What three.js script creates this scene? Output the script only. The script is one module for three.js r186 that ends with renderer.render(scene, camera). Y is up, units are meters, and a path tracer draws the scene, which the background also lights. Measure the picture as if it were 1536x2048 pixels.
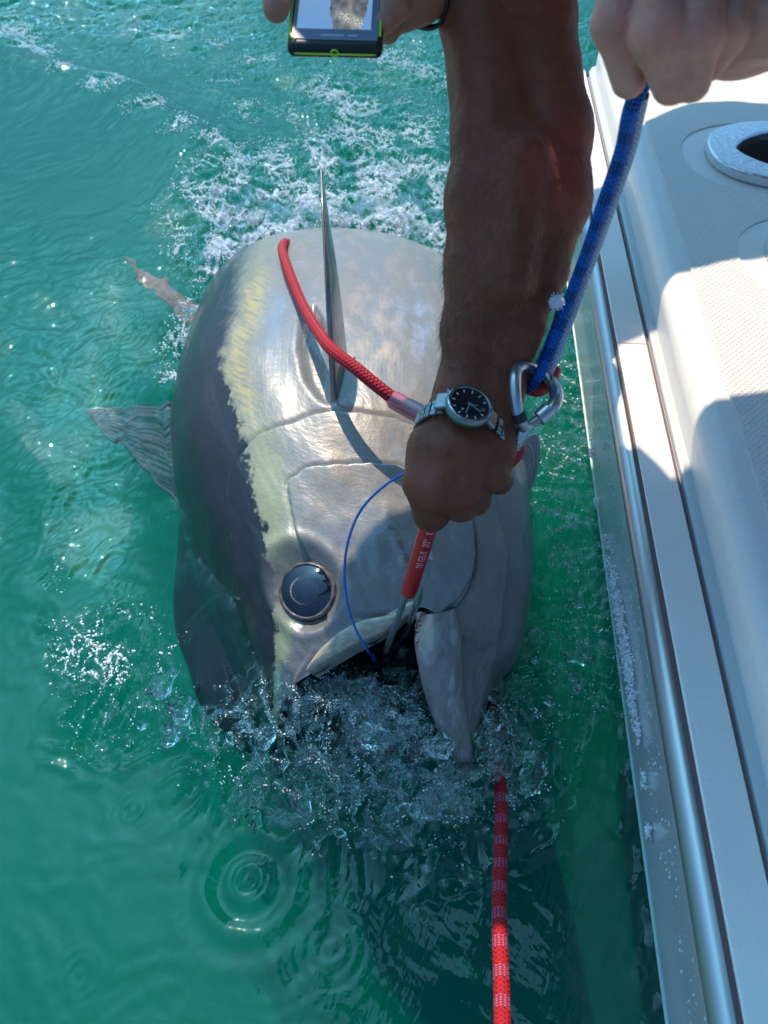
import * as THREE from 'three';
import { mergeGeometries } from 'three/addons/utils/BufferGeometryUtils.js';
import { RoundedBoxGeometry } from 'three/addons/geometries/RoundedBoxGeometry.js';
import { createNoise2D, createNoise3D } from 'simplex-noise';

// ---------- camera, sky, sun, exposure ----------
const V = (x, y, z) => new THREE.Vector3(x, y, z);
const scene = new THREE.Scene();
const FOCAL = 1518, EYE_Y = 0.9, PITCH = 51.6 * Math.PI / 180, YAW = 4.0 * Math.PI / 180;
const camera = new THREE.PerspectiveCamera(2 * Math.atan(1024 / FOCAL) * 180 / Math.PI, 768 / 1024, 0.02, 4000);
camera.position.set(0, EYE_Y, 0);
camera.rotation.set(-PITCH, YAW, 0, 'YXZ');
camera.updateMatrixWorld();
camera.focus = 0.86; camera.userData.fStop = 9;
const renderer = new THREE.WebGLRenderer({ antialias: true });
renderer.setSize(768, 1024);
renderer.toneMapping = THREE.LinearToneMapping;
renderer.toneMappingExposure = 1.27;
renderer.shadowMap.enabled = true;

const SUN_EL = 53 * Math.PI / 180, SUN_AZ = 20 * Math.PI / 180;            // azimuth: left of straight ahead
const SUN = V(-Math.sin(SUN_AZ) * Math.cos(SUN_EL), Math.sin(SUN_EL), -Math.cos(SUN_AZ) * Math.cos(SUN_EL));
const sun = new THREE.DirectionalLight(new THREE.Color().setRGB(1.0, 0.85, 0.67), 4.2);
sun.position.copy(SUN.clone().multiplyScalar(6));
sun.castShadow = true;
Object.assign(sun.shadow.camera, { left: -3, right: 3, top: 3, bottom: -3, near: 0.1, far: 20 });
sun.shadow.mapSize.set(2048, 2048);
scene.add(sun);

function rng(seed) { return () => { seed |= 0; seed = seed + 0x6D2B79F5 | 0; let t = Math.imul(seed ^ seed >>> 15, 1 | seed); t = t + Math.imul(t ^ t >>> 7, 61 | t) ^ t; return ((t ^ t >>> 14) >>> 0) / 4294967296; }; }
const n2 = createNoise2D(rng(11)), n3 = createNoise3D(rng(23));
const fbm = (x, y, o = 4) => { let s = 0, a = 0.5; for (let i = 0; i < o; i++) { s += a * n2(x, y); x = x * 2.03 + 7.1; y = y * 2.03 - 3.7; a *= 0.5; } return s; };
const fbm3 = (x, y, z, o = 3) => { let s = 0, a = 0.5; for (let i = 0; i < o; i++) { s += a * n3(x, y, z); x = x * 2.03 + 7.1; y = y * 2.03 - 3.7; z = z * 2.03 + 1.3; a *= 0.5; } return s; };
const clamp = (x, a = 0, b = 1) => Math.min(b, Math.max(a, x));
const smooth = (a, b, x) => { const t = clamp((x - a) / (b - a)); return t * t * (3 - 2 * t); };
const lerp = (a, b, t) => a + (b - a) * t;

{ // hazy bright sky with a broad glow round the sun
  const W = 512, H = 256, d = new Float32Array(W * H * 4);
  for (let j = 0; j < H; j++) for (let i = 0; i < W; i++) {
    const el = ((j + 0.5) / H - 0.5) * Math.PI, az = ((i + 0.5) / W - 0.5) * 2 * Math.PI;
    const v = V(Math.cos(el) * Math.cos(az), Math.sin(el), Math.cos(el) * Math.sin(az));
    const up = Math.max(v.y, 0), c = clamp(v.dot(SUN), -1, 1), ang = Math.acos(c);
    const hz = Math.pow(1 - up, 3);
    const cl = smooth(0.0, 0.5, fbm3(v.x * 1.6, v.y * 3.2 + 4, v.z * 1.6, 4)) * 0.35;
    const glow = (Math.exp(-ang / 0.34) * 2.2 + Math.exp(-((ang / 0.75) ** 2)) * 0.62) * (0.32 + 0.68 * smooth(0.1, 0.8, up));
    const k = (j * W + i) * 4;
    d[k] = lerp(lerp(0.08, 0.07, hz), 0.24, cl) + glow * 0.38;
    d[k + 1] = lerp(lerp(0.21, 0.17, hz), 0.34, cl) + glow * 0.93;
    d[k + 2] = lerp(lerp(0.52, 0.34, hz), 0.52, cl) + glow * 1.30;
    d[k + 3] = 1;
  }
  const t = new THREE.DataTexture(d, W, H, THREE.RGBAFormat, THREE.FloatType);
  t.mapping = THREE.EquirectangularReflectionMapping; t.magFilter = t.minFilter = THREE.LinearFilter; t.needsUpdate = true;
  scene.background = t; scene.environment = t;
}

// ---------- helpers ----------
const camInv = camera.matrixWorld.clone();
function rayOf(px, py) { return V((px - 768) / FOCAL, -(py - 1024) / FOCAL, -1).applyMatrix4(camInv).sub(camera.position); }
function P(px, py, h) { const r = rayOf(px, py); return camera.position.clone().addScaledVector(r, (h - EYE_Y) / r.y); }   // the point of the place at height h
function D(px, py, d) { return camera.position.clone().addScaledVector(rayOf(px, py), d); }                                // ... at depth d
const counts = {};
function numbered(n) { const c = counts[n] = (counts[n] ?? -1) + 1; return c ? `${n}_${String(c).padStart(3, '0')}` : n; }
function tag(o, label, category, group, kind) { if (label) o.userData.label = label; if (category) o.userData.category = category; if (group) o.userData.group = group; if (kind) o.userData.kind = kind; return o; }
function base(name, pos = V(0, 0, 0)) { const g = new THREE.Group(); g.name = numbered(name); g.position.copy(pos); scene.add(g); return g; }
function part(name, geo, mat, parent = scene) {
  const m = new THREE.Mesh(geo, mat); m.name = parent === scene ? numbered(name) : name; m.castShadow = m.receiveShadow = true;
  if (parent !== scene && parent.isGroup && parent.parent === scene && !parent.userData.turned) m.position.copy(parent.position).negate();   // geometry is in world axes
  parent.add(m); return m;
}
const std = (o) => new THREE.MeshPhysicalMaterial(o);
const rgb = (r, g, b) => new THREE.Color().setRGB(r, g, b);
function tex(w, h, f, srgb = true) {
  const d = new Uint8Array(w * h * 4);
  for (let j = 0; j < h; j++) for (let i = 0; i < w; i++) {
    const c = f((i + 0.5) / w, (j + 0.5) / h, i, j), k = (j * w + i) * 4;
    for (let q = 0; q < 3; q++) { let x = clamp(Array.isArray(c) ? c[q] : c); if (srgb) x = x <= 0.0031308 ? x * 12.92 : 1.055 * Math.pow(x, 1 / 2.4) - 0.055; d[k + q] = Math.round(x * 255); }
    d[k + 3] = 255;
  }
  const t = new THREE.DataTexture(d, w, h); t.wrapS = t.wrapT = THREE.RepeatWrapping; t.magFilter = t.minFilter = THREE.LinearFilter;
  t.colorSpace = srgb ? THREE.SRGBColorSpace : THREE.NoColorSpace; t.needsUpdate = true; return t;
}
function grid(nu, nv, f, closedU = false) {   // f(u, v) -> Vector3; uv = (u, v)
  const pos = [], uv = [], idx = [];
  for (let j = 0; j <= nv; j++) for (let i = 0; i <= nu; i++) { const p = f(i / nu, j / nv); pos.push(p.x, p.y, p.z); uv.push(i / nu, j / nv); }
  for (let j = 0; j < nv; j++) for (let i = 0; i < nu; i++) { const a = j * (nu + 1) + i, b = a + 1, c = a + nu + 1, d = c + 1; idx.push(a, b, d, a, d, c); }
  const g = new THREE.BufferGeometry();
  g.setAttribute('position', new THREE.Float32BufferAttribute(pos, 3)); g.setAttribute('uv', new THREE.Float32BufferAttribute(uv, 2)); g.setIndex(idx);
  g.computeVertexNormals();
  if (closedU) { const n = g.attributes.normal; for (let j = 0; j <= nv; j++) { const a = j * (nu + 1), b = a + nu; const x = n.getX(a) + n.getX(b), y = n.getY(a) + n.getY(b), z = n.getZ(a) + n.getZ(b), l = Math.hypot(x, y, z) || 1; n.setXYZ(a, x / l, y / l, z / l); n.setXYZ(b, x / l, y / l, z / l); } }
  return g;
}
function tube(pts, r, seg = 60, sides = 14, closed = false) {   // r: number or function of t; uv.x runs along in metres / (2 pi r)
  const c = new THREE.CatmullRomCurve3(pts, closed, 'centripetal'), len = c.getLength(), fr = c.computeFrenetFrames(seg, closed), rf = typeof r === 'function' ? r : () => r;
  const g = grid(sides, seg, (u, v) => {
    const i = Math.round(v * seg), p = c.getPointAt(v), a = u * 2 * Math.PI, rr = rf(v);
    return p.addScaledVector(fr.normals[i], Math.cos(a) * rr).addScaledVector(fr.binormals[i], Math.sin(a) * rr);
  }, true);
  const uv = g.attributes.uv; for (let i = 0; i < uv.count; i++) uv.setXY(i, uv.getX(i), uv.getY(i) * len);
  // caps
  const idx = [...g.index.array], pos = g.attributes.position, n0 = pos.count;
  if (!closed) { const row = seg * (sides + 1); for (let i = 1; i < sides - 1; i++) { idx.push(0, i + 1, i); idx.push(row, row + i, row + i + 1); } g.setIndex(idx); }
  g.userData = { curve: c, len }; return g;
}
// tapered capsules joined with a smooth minimum and meshed as one continuous surface (surface nets)
function sdfOf(bones, k) {   // bones: [a, b, ra, rb]
  const B = bones.map(([a, b, ra, rb]) => { const d = b.clone().sub(a); return [a.x, a.y, a.z, d.x, d.y, d.z, 1 / Math.max(d.lengthSq(), 1e-9), ra, rb - ra]; });
  return (x, y, z) => {
    let s = 1e3;
    for (const q of B) {
      const px = x - q[0], py = y - q[1], pz = z - q[2]; let t = (px * q[3] + py * q[4] + pz * q[5]) * q[6]; t = t < 0 ? 0 : t > 1 ? 1 : t;
      const ex = px - q[3] * t, ey = py - q[4] * t, ez = pz - q[5] * t, d = Math.sqrt(ex * ex + ey * ey + ez * ez) - q[7] - q[8] * t;
      const h = Math.max(k - Math.abs(s - d), 0) / k; s = Math.min(s, d) - h * h * k * 0.25;
    }
    return s;
  };
}
function isoMesh(sdf, lo, hi, cell, colour) {
  const nx = Math.ceil((hi.x - lo.x) / cell) + 1, ny = Math.ceil((hi.y - lo.y) / cell) + 1, nz = Math.ceil((hi.z - lo.z) / cell) + 1, f = new Float32Array(nx * ny * nz);
  // coarse skip: evaluate every 4th cell and fill where far away
  const S = 4, far = cell * S * 1.8;
  for (let k = 0; k < nz; k += S) for (let j = 0; j < ny; j += S) for (let i = 0; i < nx; i += S) {
    const c = sdf(lo.x + (i + 1.5) * cell, lo.y + (j + 1.5) * cell, lo.z + (k + 1.5) * cell), skip = Math.abs(c) > far;
    for (let kk = k; kk < Math.min(k + S, nz); kk++) for (let jj = j; jj < Math.min(j + S, ny); jj++) for (let ii = i; ii < Math.min(i + S, nx); ii++) f[(kk * ny + jj) * nx + ii] = skip ? c : sdf(lo.x + ii * cell, lo.y + jj * cell, lo.z + kk * cell);
  }
  const pos = [], map = new Int32Array(nx * ny * nz).fill(-1), idx = [], at = (i, j, k) => (k * ny + j) * nx + i;
  const E = [[0, 1], [0, 2], [0, 4], [1, 3], [1, 5], [2, 3], [2, 6], [3, 7], [4, 5], [4, 6], [5, 7], [6, 7]];
  for (let k = 0; k < nz - 1; k++) for (let j = 0; j < ny - 1; j++) for (let i = 0; i < nx - 1; i++) {
    let m = 0; const v = []; for (let c = 0; c < 8; c++) { const x = f[at(i + (c & 1), j + (c >> 1 & 1), k + (c >> 2))]; v.push(x); if (x < 0) m |= 1 << c; }
    if (m === 0 || m === 255) continue;
    let x = 0, y = 0, z = 0, n = 0;
    for (const [a, b] of E) if ((v[a] < 0) !== (v[b] < 0)) { const t = v[a] / (v[a] - v[b]); x += (a & 1) + ((b & 1) - (a & 1)) * t; y += (a >> 1 & 1) + ((b >> 1 & 1) - (a >> 1 & 1)) * t; z += (a >> 2) + ((b >> 2) - (a >> 2)) * t; n++; }
    map[at(i, j, k)] = pos.length / 3; pos.push(lo.x + (i + x / n) * cell, lo.y + (j + y / n) * cell, lo.z + (k + z / n) * cell);
  }
  for (let k = 1; k < nz - 1; k++) for (let j = 1; j < ny - 1; j++) for (let i = 1; i < nx - 1; i++) {
    const s = f[at(i, j, k)] < 0; let q;
    const quad = (a, b, c, d, flip) => { if (a < 0 || b < 0 || c < 0 || d < 0) return; flip ? idx.push(a, c, b, a, d, c) : idx.push(a, b, c, a, c, d); };
    if (s !== (f[at(i + 1, j, k)] < 0)) quad(map[at(i, j - 1, k - 1)], map[at(i, j, k - 1)], map[at(i, j, k)], map[at(i, j - 1, k)], !s);
    if (s !== (f[at(i, j + 1, k)] < 0)) quad(map[at(i - 1, j, k - 1)], map[at(i - 1, j, k)], map[at(i, j, k)], map[at(i, j, k - 1)], !s);
    if (s !== (f[at(i, j, k + 1)] < 0)) quad(map[at(i - 1, j - 1, k)], map[at(i, j - 1, k)], map[at(i, j, k)], map[at(i - 1, j, k)], !s);
  }
  const nor = new Float32Array(pos.length), e = cell * 0.6, col = colour ? new Float32Array(pos.length) : null, uv = new Float32Array(pos.length / 3 * 2);
  for (let i = 0; i < pos.length; i += 3) {
    let [x, y, z] = [pos[i], pos[i + 1], pos[i + 2]], gx = 0, gy = 0, gz = 0;
    for (let it = 0; it < 2; it++) {
      gx = sdf(x + e, y, z) - sdf(x - e, y, z); gy = sdf(x, y + e, z) - sdf(x, y - e, z); gz = sdf(x, y, z + e) - sdf(x, y, z - e);
      const l = Math.hypot(gx, gy, gz) || 1; gx /= l; gy /= l; gz /= l;
      if (it === 0) { const d = clamp(sdf(x, y, z), -cell * 0.5, cell * 0.5); x -= gx * d; y -= gy * d; z -= gz * d; }
    }
    pos[i] = x; pos[i + 1] = y; pos[i + 2] = z; nor[i] = gx; nor[i + 1] = gy; nor[i + 2] = gz;
    uv[i / 3 * 2] = x + z * 0.7; uv[i / 3 * 2 + 1] = y + z * 0.6;
    if (colour) { const c = colour(x, y, z, gx, gy, gz); col[i] = c[0]; col[i + 1] = c[1]; col[i + 2] = c[2]; }
  }
  const g = new THREE.BufferGeometry(); g.setAttribute('position', new THREE.Float32BufferAttribute(pos, 3)); g.setAttribute('normal', new THREE.BufferAttribute(nor, 3)); g.setAttribute('uv', new THREE.BufferAttribute(uv, 2));
  if (colour) g.setAttribute('color', new THREE.BufferAttribute(col, 3)); g.setIndex(idx); return g;
}
function cr(a, t) {   // Catmull-Rom through rows of numbers, t in 0..1
  const n = a.length - 1, x = clamp(t) * n, i = Math.min(Math.floor(x), n - 1), f = x - i, p0 = a[Math.max(i - 1, 0)], p1 = a[i], p2 = a[i + 1], p3 = a[Math.min(i + 2, n)];
  return p1.map((_, q) => 0.5 * (2 * p1[q] + (p2[q] - p0[q]) * f + (2 * p0[q] - 5 * p1[q] + 4 * p2[q] - p3[q]) * f * f + (3 * p1[q] - p0[q] - 3 * p2[q] + p3[q]) * f * f * f));
}

// ---------- the tuna's body shape: stations along the fish; a ring of angle phi (0 belly side by the boat, pi/2 flank on top, pi back) ----------
const STATIONS = [  // z, centre x, half depth (across), centre y, half thickness (up), tilt of the ring (snout side forward)
  [-1.95, -0.25, 0.13, -0.46, 0.09, 0], [-1.70, -0.22, 0.20, -0.30, 0.150, 0], [-1.45, -0.19, 0.26, -0.185, 0.205, 0], [-1.25, -0.165, 0.285, -0.105, 0.232, 0], [-1.05, -0.14, 0.292, -0.055, 0.24, 0],
  [-0.88, -0.122, 0.287, -0.02, 0.235, 0], [-0.74, -0.102, 0.266, 0.0, 0.222, 0.0], [-0.63, -0.075, 0.236, 0.008, 0.205, 0.01], [-0.545, -0.048, 0.205, 0.012, 0.185, 0.02], [-0.48, -0.028, 0.178, 0.012, 0.163, 0.03], [-0.43, -0.018, 0.150, 0.008, 0.140, 0.04], [-0.405, -0.016, 0.128, 0.004, 0.122, 0.045]];
function bodyAt(t, phi, out = 0) {
  const [z, x, a, y, b, tilt] = cr(STATIONS, t), c = Math.cos(phi), s = Math.sin(phi), e = 0.92;
  const cx = Math.sign(c) * Math.pow(Math.abs(c), e), sy = Math.sign(s) * Math.pow(Math.abs(s), s > 0 ? 0.74 : e);
  return V(x + (a + out) * cx, y + (b + out) * sy, z - tilt * (c * 0.9 + 0.15) + (s - 1) * tilt * -0.3);
}

// ---------- water ----------
const FOAM = [  // where the water is broken: pixel of the place, radius in metres, strength
  [455, 420, .10, 1], [500, 350, .10, .8], [430, 500, .07, .7], [520, 430, .10, .9], [600, 440, .10, .9], [590, 350, .10, .7], [690, 330, .12, .8], [780, 420, .15, .95], [850, 430, .14, .9], [840, 330, .15, .7], [700, 230, .10, .6], [660, 190, .08, .5], [790, 250, .10, .45],
  [770, 130, .08, .4], [870, 150, .1, .45], [515, 130, .05, .5], [450, 160, .035, .4], [490, 230, .05, .4], [420, 95, .04, .4], [345, 65, .05, .45], [600, 230, .05, .4], [690, 460, .10, .85], [560, 470, .07, .9], [800, 480, .12, .9], [880, 520, .10, .9],
  [460, 560, .05, .8], [400, 630, .045, .9], [375, 690, .035, .8], [350, 740, .025, .6], [500, 520, .06, .8], [30, 60, .10, .5], [70, 105, .05, .55], [140, 150, .045, .5], [215, 185, .045, .55], [300, 235, .045, .5], [370, 280, .04, .5], [425, 312, .035, .6], [430, 520, .06, 1], [480, 470, .08, 1], [100, 1150, .02, .4], [85, 1240, .02, .4], [120, 1300, .02, .4], [620, 470, .08, 1], [360, 770, .02, .6], [415, 1110, .015, .3],
  [1120, 640, .05, .5], [1130, 740, .05, .7], [1140, 830, .05, .8], [1130, 930, .05, .8], [1110, 1030, .05, .75], [1150, 1060, .05, .7], [1100, 1130, .04, .5], [1180, 1150, .03, .5],
  [210, 1290, .05, .55], [260, 1340, .05, .55], [160, 1330, .03, .4],
  [1240, 1200, .03, 1], [1255, 1280, .025, 1], [1265, 1350, .022, .9], [1275, 1410, .018, .7],
];
const FOAMW = FOAM.map(([px, py, r, s]) => { const p = P(px, py, 0); return [p.x, p.z, 1 / (r * r), s]; });
const SPLASH = [[200, 1440, .045, .6], [470, 1500, .05, .8], [560, 1500, .06, 1], [640, 1450, .06, 1], [700, 1540, .06, 1], [780, 1500, .06, 1], [800, 1590, .055, .9], [640, 1590, .05, .7], [880, 1620, .05, .8], [960, 1560, .05, .9], [990, 1460, .045, .9], [1060, 1480, .04, .6], [1030, 1620, .035, .6], [550, 1590, .035, .5], [345, 1450, .035, .6], [870, 1540, .05, .9], [1150, 1330, .05, .55], [1120, 1240, .05, .5], [1110, 1420, .04, .6], [1190, 1390, .03, .6], [1225, 1300, .025, .7], [1090, 1560, .03, .45], [300, 1420, .03, .6], [250, 1470, .03, .5]].map(([px, py, r, s]) => { const p = P(px, py, 0); return [p.x, p.z, 1 / (r * r), s]; });
const blob = (list, x, z) => { let m = 0; for (const q of list) { const e = ((x - q[0]) ** 2 + (z - q[1]) ** 2) * q[2]; if (e < 6) m = Math.max(m, q[3] * Math.exp(-e * 0.7)); } return m; };
const CALM = [[200, 370, .42, .95], [330, 470, .22, .95], [80, 260, .4, .9], [60, 1600, .26, 1], [300, 1700, .2, .9], [1140, 1800, .22, 1], [900, 1950, .2, 1], [800, 1900, .2, .75], [20, 1250, .12, .8], [10, 880, .10, .6]].map(([px, py, r, s]) => { const p = P(px, py, 0); return [p.x, p.z, 1 / (r * r), s]; });
const RINGS = [[500, 1765, .008, .060, .035, .0032], [498, 1760, .0, .022, .011, .0022], [240, 550, 0, .05, .016, .0016], [265, 632, 0, .04, .014, .0014], [262, 1622, 0, .022, .009, .0010], [660, 1895, 0, .05, .013, .0005], [290, 560, .0, .05, .018, .001], [160, 1945, 0, .025, .010, .0005]].map(([px, py, r0, w, l, a]) => { const p = P(px, py, 0); return [p.x, p.z, r0, w, l, a]; });
const MOUNDS = [[470, 1330, .085, .060], [435, 1180, .06, .058], [590, 1430, .065, .050], [735, 1450, .07, .058], [870, 1520, .05, .034], [385, 1070, .05, .055], [358, 960, .045, .045], [345, 870, .04, .035], [345, 790, .04, .03], [500, 1270, .05, .05], [380, 660, .05, .03], [460, 545, .07, .03], [600, 470, .10, .03], [780, 470, .12, .03], [895, 590, .10, .03], [1010, 1440, .05, .015]].map(([px, py, r, a]) => { const p = P(px, py, 0); return [p.x, p.z, 1 / (r * r), a]; });
const WAKE = [P(0, 85, 0), P(120, 150, 0), P(250, 185, 0), P(330, 240, 0), P(430, 300, 0)];   // crest of the wave at the upper left
const WAKE2 = [P(0, 820, 0), P(70, 930, 0), P(130, 1090, 0), P(60, 1160, 0)];
function crest(line, x, z) { let best = 9, side = 1; for (let i = 0; i < line.length - 1; i++) { const a = line[i], b = line[i + 1], dx = b.x - a.x, dz = b.z - a.z, t = clamp(((x - a.x) * dx + (z - a.z) * dz) / (dx * dx + dz * dz)), ex = x - a.x - dx * t, ez = z - a.z - dz * t, d = Math.hypot(ex, ez); if (d < best) { best = d; side = Math.sign(dx * ez - dz * ex); } } return best * side; }
const ridge = (v) => 1 - Math.abs(v) * 2;
function waterH(x, z) {
  const far = smooth(-1.2, -3.2, z), calm = 1 - 0.93 * blob(CALM, x, z);
  let h = 0.010 * Math.sin(x * 3.1 + z * 2.3 + 1.2) * smooth(0.0, -0.5, z);
  const u = x * 0.83 + z * 0.56, v = -x * 0.56 + z * 0.83;                            // the ripples run down to the right
  const wx = x + 0.03 * n2(x * 6, z * 6), wz = z + 0.03 * n2(x * 6 + 9, z * 6 - 4);
  let r = 0.0085 * fbm(wx * 5.5, wz * 7.5, 2) + 0.0026 * ridge(n2(wx * 10 + 3, wz * 17)) + 0.0021 * n2(u * 15, v * 42 + 4 * n2(x * 7, z * 7)) + 0.0011 * ridge(n2(wx * 30, wz * 48)) + 0.0007 * n2(u * 60, v * 110);
  const near = smooth(-0.25, -0.55, z);                                               // the water right under the boat's lee is flatter
  h += r * calm * lerp(0.28, 1, near) * lerp(1, 1.7, far);
  h += (0.0012 * n2(wx * 7, wz * 10) + 0.0006 * n2(wx * 20 + 4, wz * 28)) * (1 - near) * smooth(-0.7, 0.1, n2(x * 4.1 + 1, z * 4.3)) * smooth(0.10, -0.06, x) + 0.0003 * n2(u * 16, v * 40) * (1 - near * 0.6);
  const f = blob(FOAMW, x, z), s = blob(SPLASH, x, z);
  if (f > 0.05) h += f * (0.017 * ridge(n2(wx * 11, wz * 13 + 5)) + 0.008 * ridge(n2(wx * 31, wz * 33)) + 0.0028 * n2(x * 85, z * 85) + 0.0012 * n2(x * 190, z * 190) - 0.006);
  if (s > 0.05) h += s * (0.034 * Math.max(0, ridge(n2(wx * 12 + 7, wz * 14))) + 0.011 * ridge(n2(wx * 26, wz * 29 + 2)) + 0.0016 * n2(x * 64, z * 64) + 0.0003 * n2(x * 170, z * 170) - 0.006);
  for (const q of MOUNDS) { const e = ((x - q[0]) ** 2 + (z - q[1]) ** 2) * q[2]; if (e < 7) h += q[3] * Math.exp(-e); }
  for (const q of RINGS) { const d = Math.hypot(x - q[0], z - q[1]); if (d < q[2] + q[3] * 2.2) h += q[5] * Math.sin((d - q[2]) / q[4] * 6.283) * Math.exp(-(((d - q[2]) / q[3]) ** 2)); }
  const c = crest(WAKE, x, z); if (Math.abs(c) < 0.5) h += 0.036 * (c > 0 ? Math.exp(-((c / 0.16) ** 2)) : Math.exp(-((c / 0.045) ** 2))) ;
  const c2 = crest(WAKE2, x, z); if (Math.abs(c2) < 0.3) h += 0.010 * Math.exp(-((c2 / 0.05) ** 2));
  if (x > 0.19 && z > -1.55) h += 0.004 * n2(z * 26, x * 40) * smooth(0.225, 0.27, x) + 0.002 * n2(z * 70, x * 60) * smooth(0.24, 0.27, x);
  const edge = smooth(-2.3, -1.9, x) * smooth(2.1, 1.6, x) * smooth(-4.2, -3.6, z) * smooth(0.6, 0.4, z);
  return h * edge;
}
const noiseBump = tex(512, 512, (u, v) => { // fine tileable ripples
  let s = 0; for (const [fx, fy, p, a] of [[3, 5, 1, 1], [7, 4, 2, .8], [5, 11, .5, .7], [13, 9, 3, .5], [11, 19, 4, .45], [23, 14, 5, .35], [19, 31, .2, .3], [37, 22, 1.7, .2]]) s += a * Math.sin(6.2832 * (fx * u + fy * v) + p + 2 * Math.sin(6.2832 * (fy * u - 2 * v) + p)); return 0.5 + s / 9;
}, false);
const waterBump = noiseBump.clone(); waterBump.repeat.set(1 / 0.22, 1 / 0.22); waterBump.needsUpdate = true;
const waterMat = std({ color: rgb(0.86, 0.98, 0.95), transmission: 1, thickness: 0, roughness: 0.015, ior: 1.41, bumpMap: waterBump, bumpScale: 0.0003, side: THREE.DoubleSide });
const sea = base('sea'); tag(sea, null, null, null, 'structure');
{
  const NX = 860, NZ = 820, pos = [], uv = [], id = new Int32Array((NX + 1) * (NZ + 1)).fill(-1), idx = [];
  const xs = [], zs = []; for (let i = 0; i <= NX; i++) { const w = i / NX * 2 - 1; xs.push(-0.22 + 2.15 * (0.42 * w + 0.58 * w * w * w)); } for (let j = 0; j <= NZ; j++) { const v = j / NZ; zs.push(0.5 - 4.5 * (0.42 * v + 0.58 * v * v)); }
  for (let j = 0; j <= NZ; j++) for (let i = 0; i <= NX; i++) { const x = xs[i], z = zs[j]; if (x > 0.32 && z > -1.45) continue; id[j * (NX + 1) + i] = pos.length / 3; pos.push(x, waterH(x, z), z); uv.push(x, z); }
  for (let j = 0; j < NZ; j++) for (let i = 0; i < NX; i++) { const a = id[j * (NX + 1) + i], b = id[j * (NX + 1) + i + 1], c = id[(j + 1) * (NX + 1) + i], d = id[(j + 1) * (NX + 1) + i + 1]; if (a < 0 || b < 0 || c < 0 || d < 0) continue; idx.push(a, b, d, a, d, c); }
  const g = new THREE.BufferGeometry(); g.setAttribute('position', new THREE.Float32BufferAttribute(pos, 3)); g.setAttribute('uv', new THREE.Float32BufferAttribute(uv, 2)); g.setIndex(idx); g.computeVertexNormals();
  part('water_surface', g, waterMat, sea);
  const x0 = xs[0], x1 = xs[NX], z0 = zs[0], z1 = zs[NZ], R = 1500, rect = (a, b, c, d) => { const q = new THREE.PlaneGeometry(b - a, d - c, 1, 1).rotateX(-Math.PI / 2).translate((a + b) / 2, 0, (c + d) / 2), p = q.attributes.position; for (let i = 0; i < p.count; i++) q.attributes.uv.setXY(i, p.getX(i), p.getZ(i)); return q; };
  part('open_water', mergeGeometries([rect(-R, x0, -R, R), rect(x1, R, -R, R), rect(x0, x1, -R, z1), rect(x0, x1, z0, R)]), waterMat, sea);
  const murk = (o) => std({ color: rgb(0.0008, 0.150, 0.104), roughness: 1, specularIntensity: 0, transparent: o < 1, opacity: o, side: THREE.DoubleSide });
  for (const [y, o] of [[-0.05, 0.20], [-0.13, 0.13], [-0.27, 0.22], [-0.52, 0.32], [-1.05, 1]]) part('green_depth', new THREE.PlaneGeometry(2 * R, 2 * R).rotateX(-Math.PI / 2).translate(0, y, 0), murk(o), sea);
}

// ---------- boat ----------
const gelMap = tex(512, 512, (u, v) => { let k = 1 + 0.03 * fbm(u * 6, v * 6, 3); const s = n2(u * 140, v * 140); if (s > 0.86) k *= 0.86; if (n2(u * 90 + 7, v * 90) > 0.9) k *= 1.08; const a = Math.abs(n2(u * 3, v * 60)); if (a < 0.012 && n2(u * 5 + 3, v * 5) > 0.35) k *= 0.88; return [k * 0.83, k * 0.83, k * 0.82]; }); gelMap.repeat.set(1 / 0.55, 1 / 0.55);
const gel = (o) => std(Object.assign({ map: gelMap, color: rgb(1.0, 0.955, 0.89), roughness: 0.32, clearcoat: 0.5, clearcoatRoughness: 0.12 }, o));
const steel = std({ color: rgb(0.50, 0.51, 0.50), metalness: 0.85, roughness: 0.34 });
const boat = base('boat'); tag(boat, 'white fibreglass boat side with grey steel rub rail and textured deck', 'boat');
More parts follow.
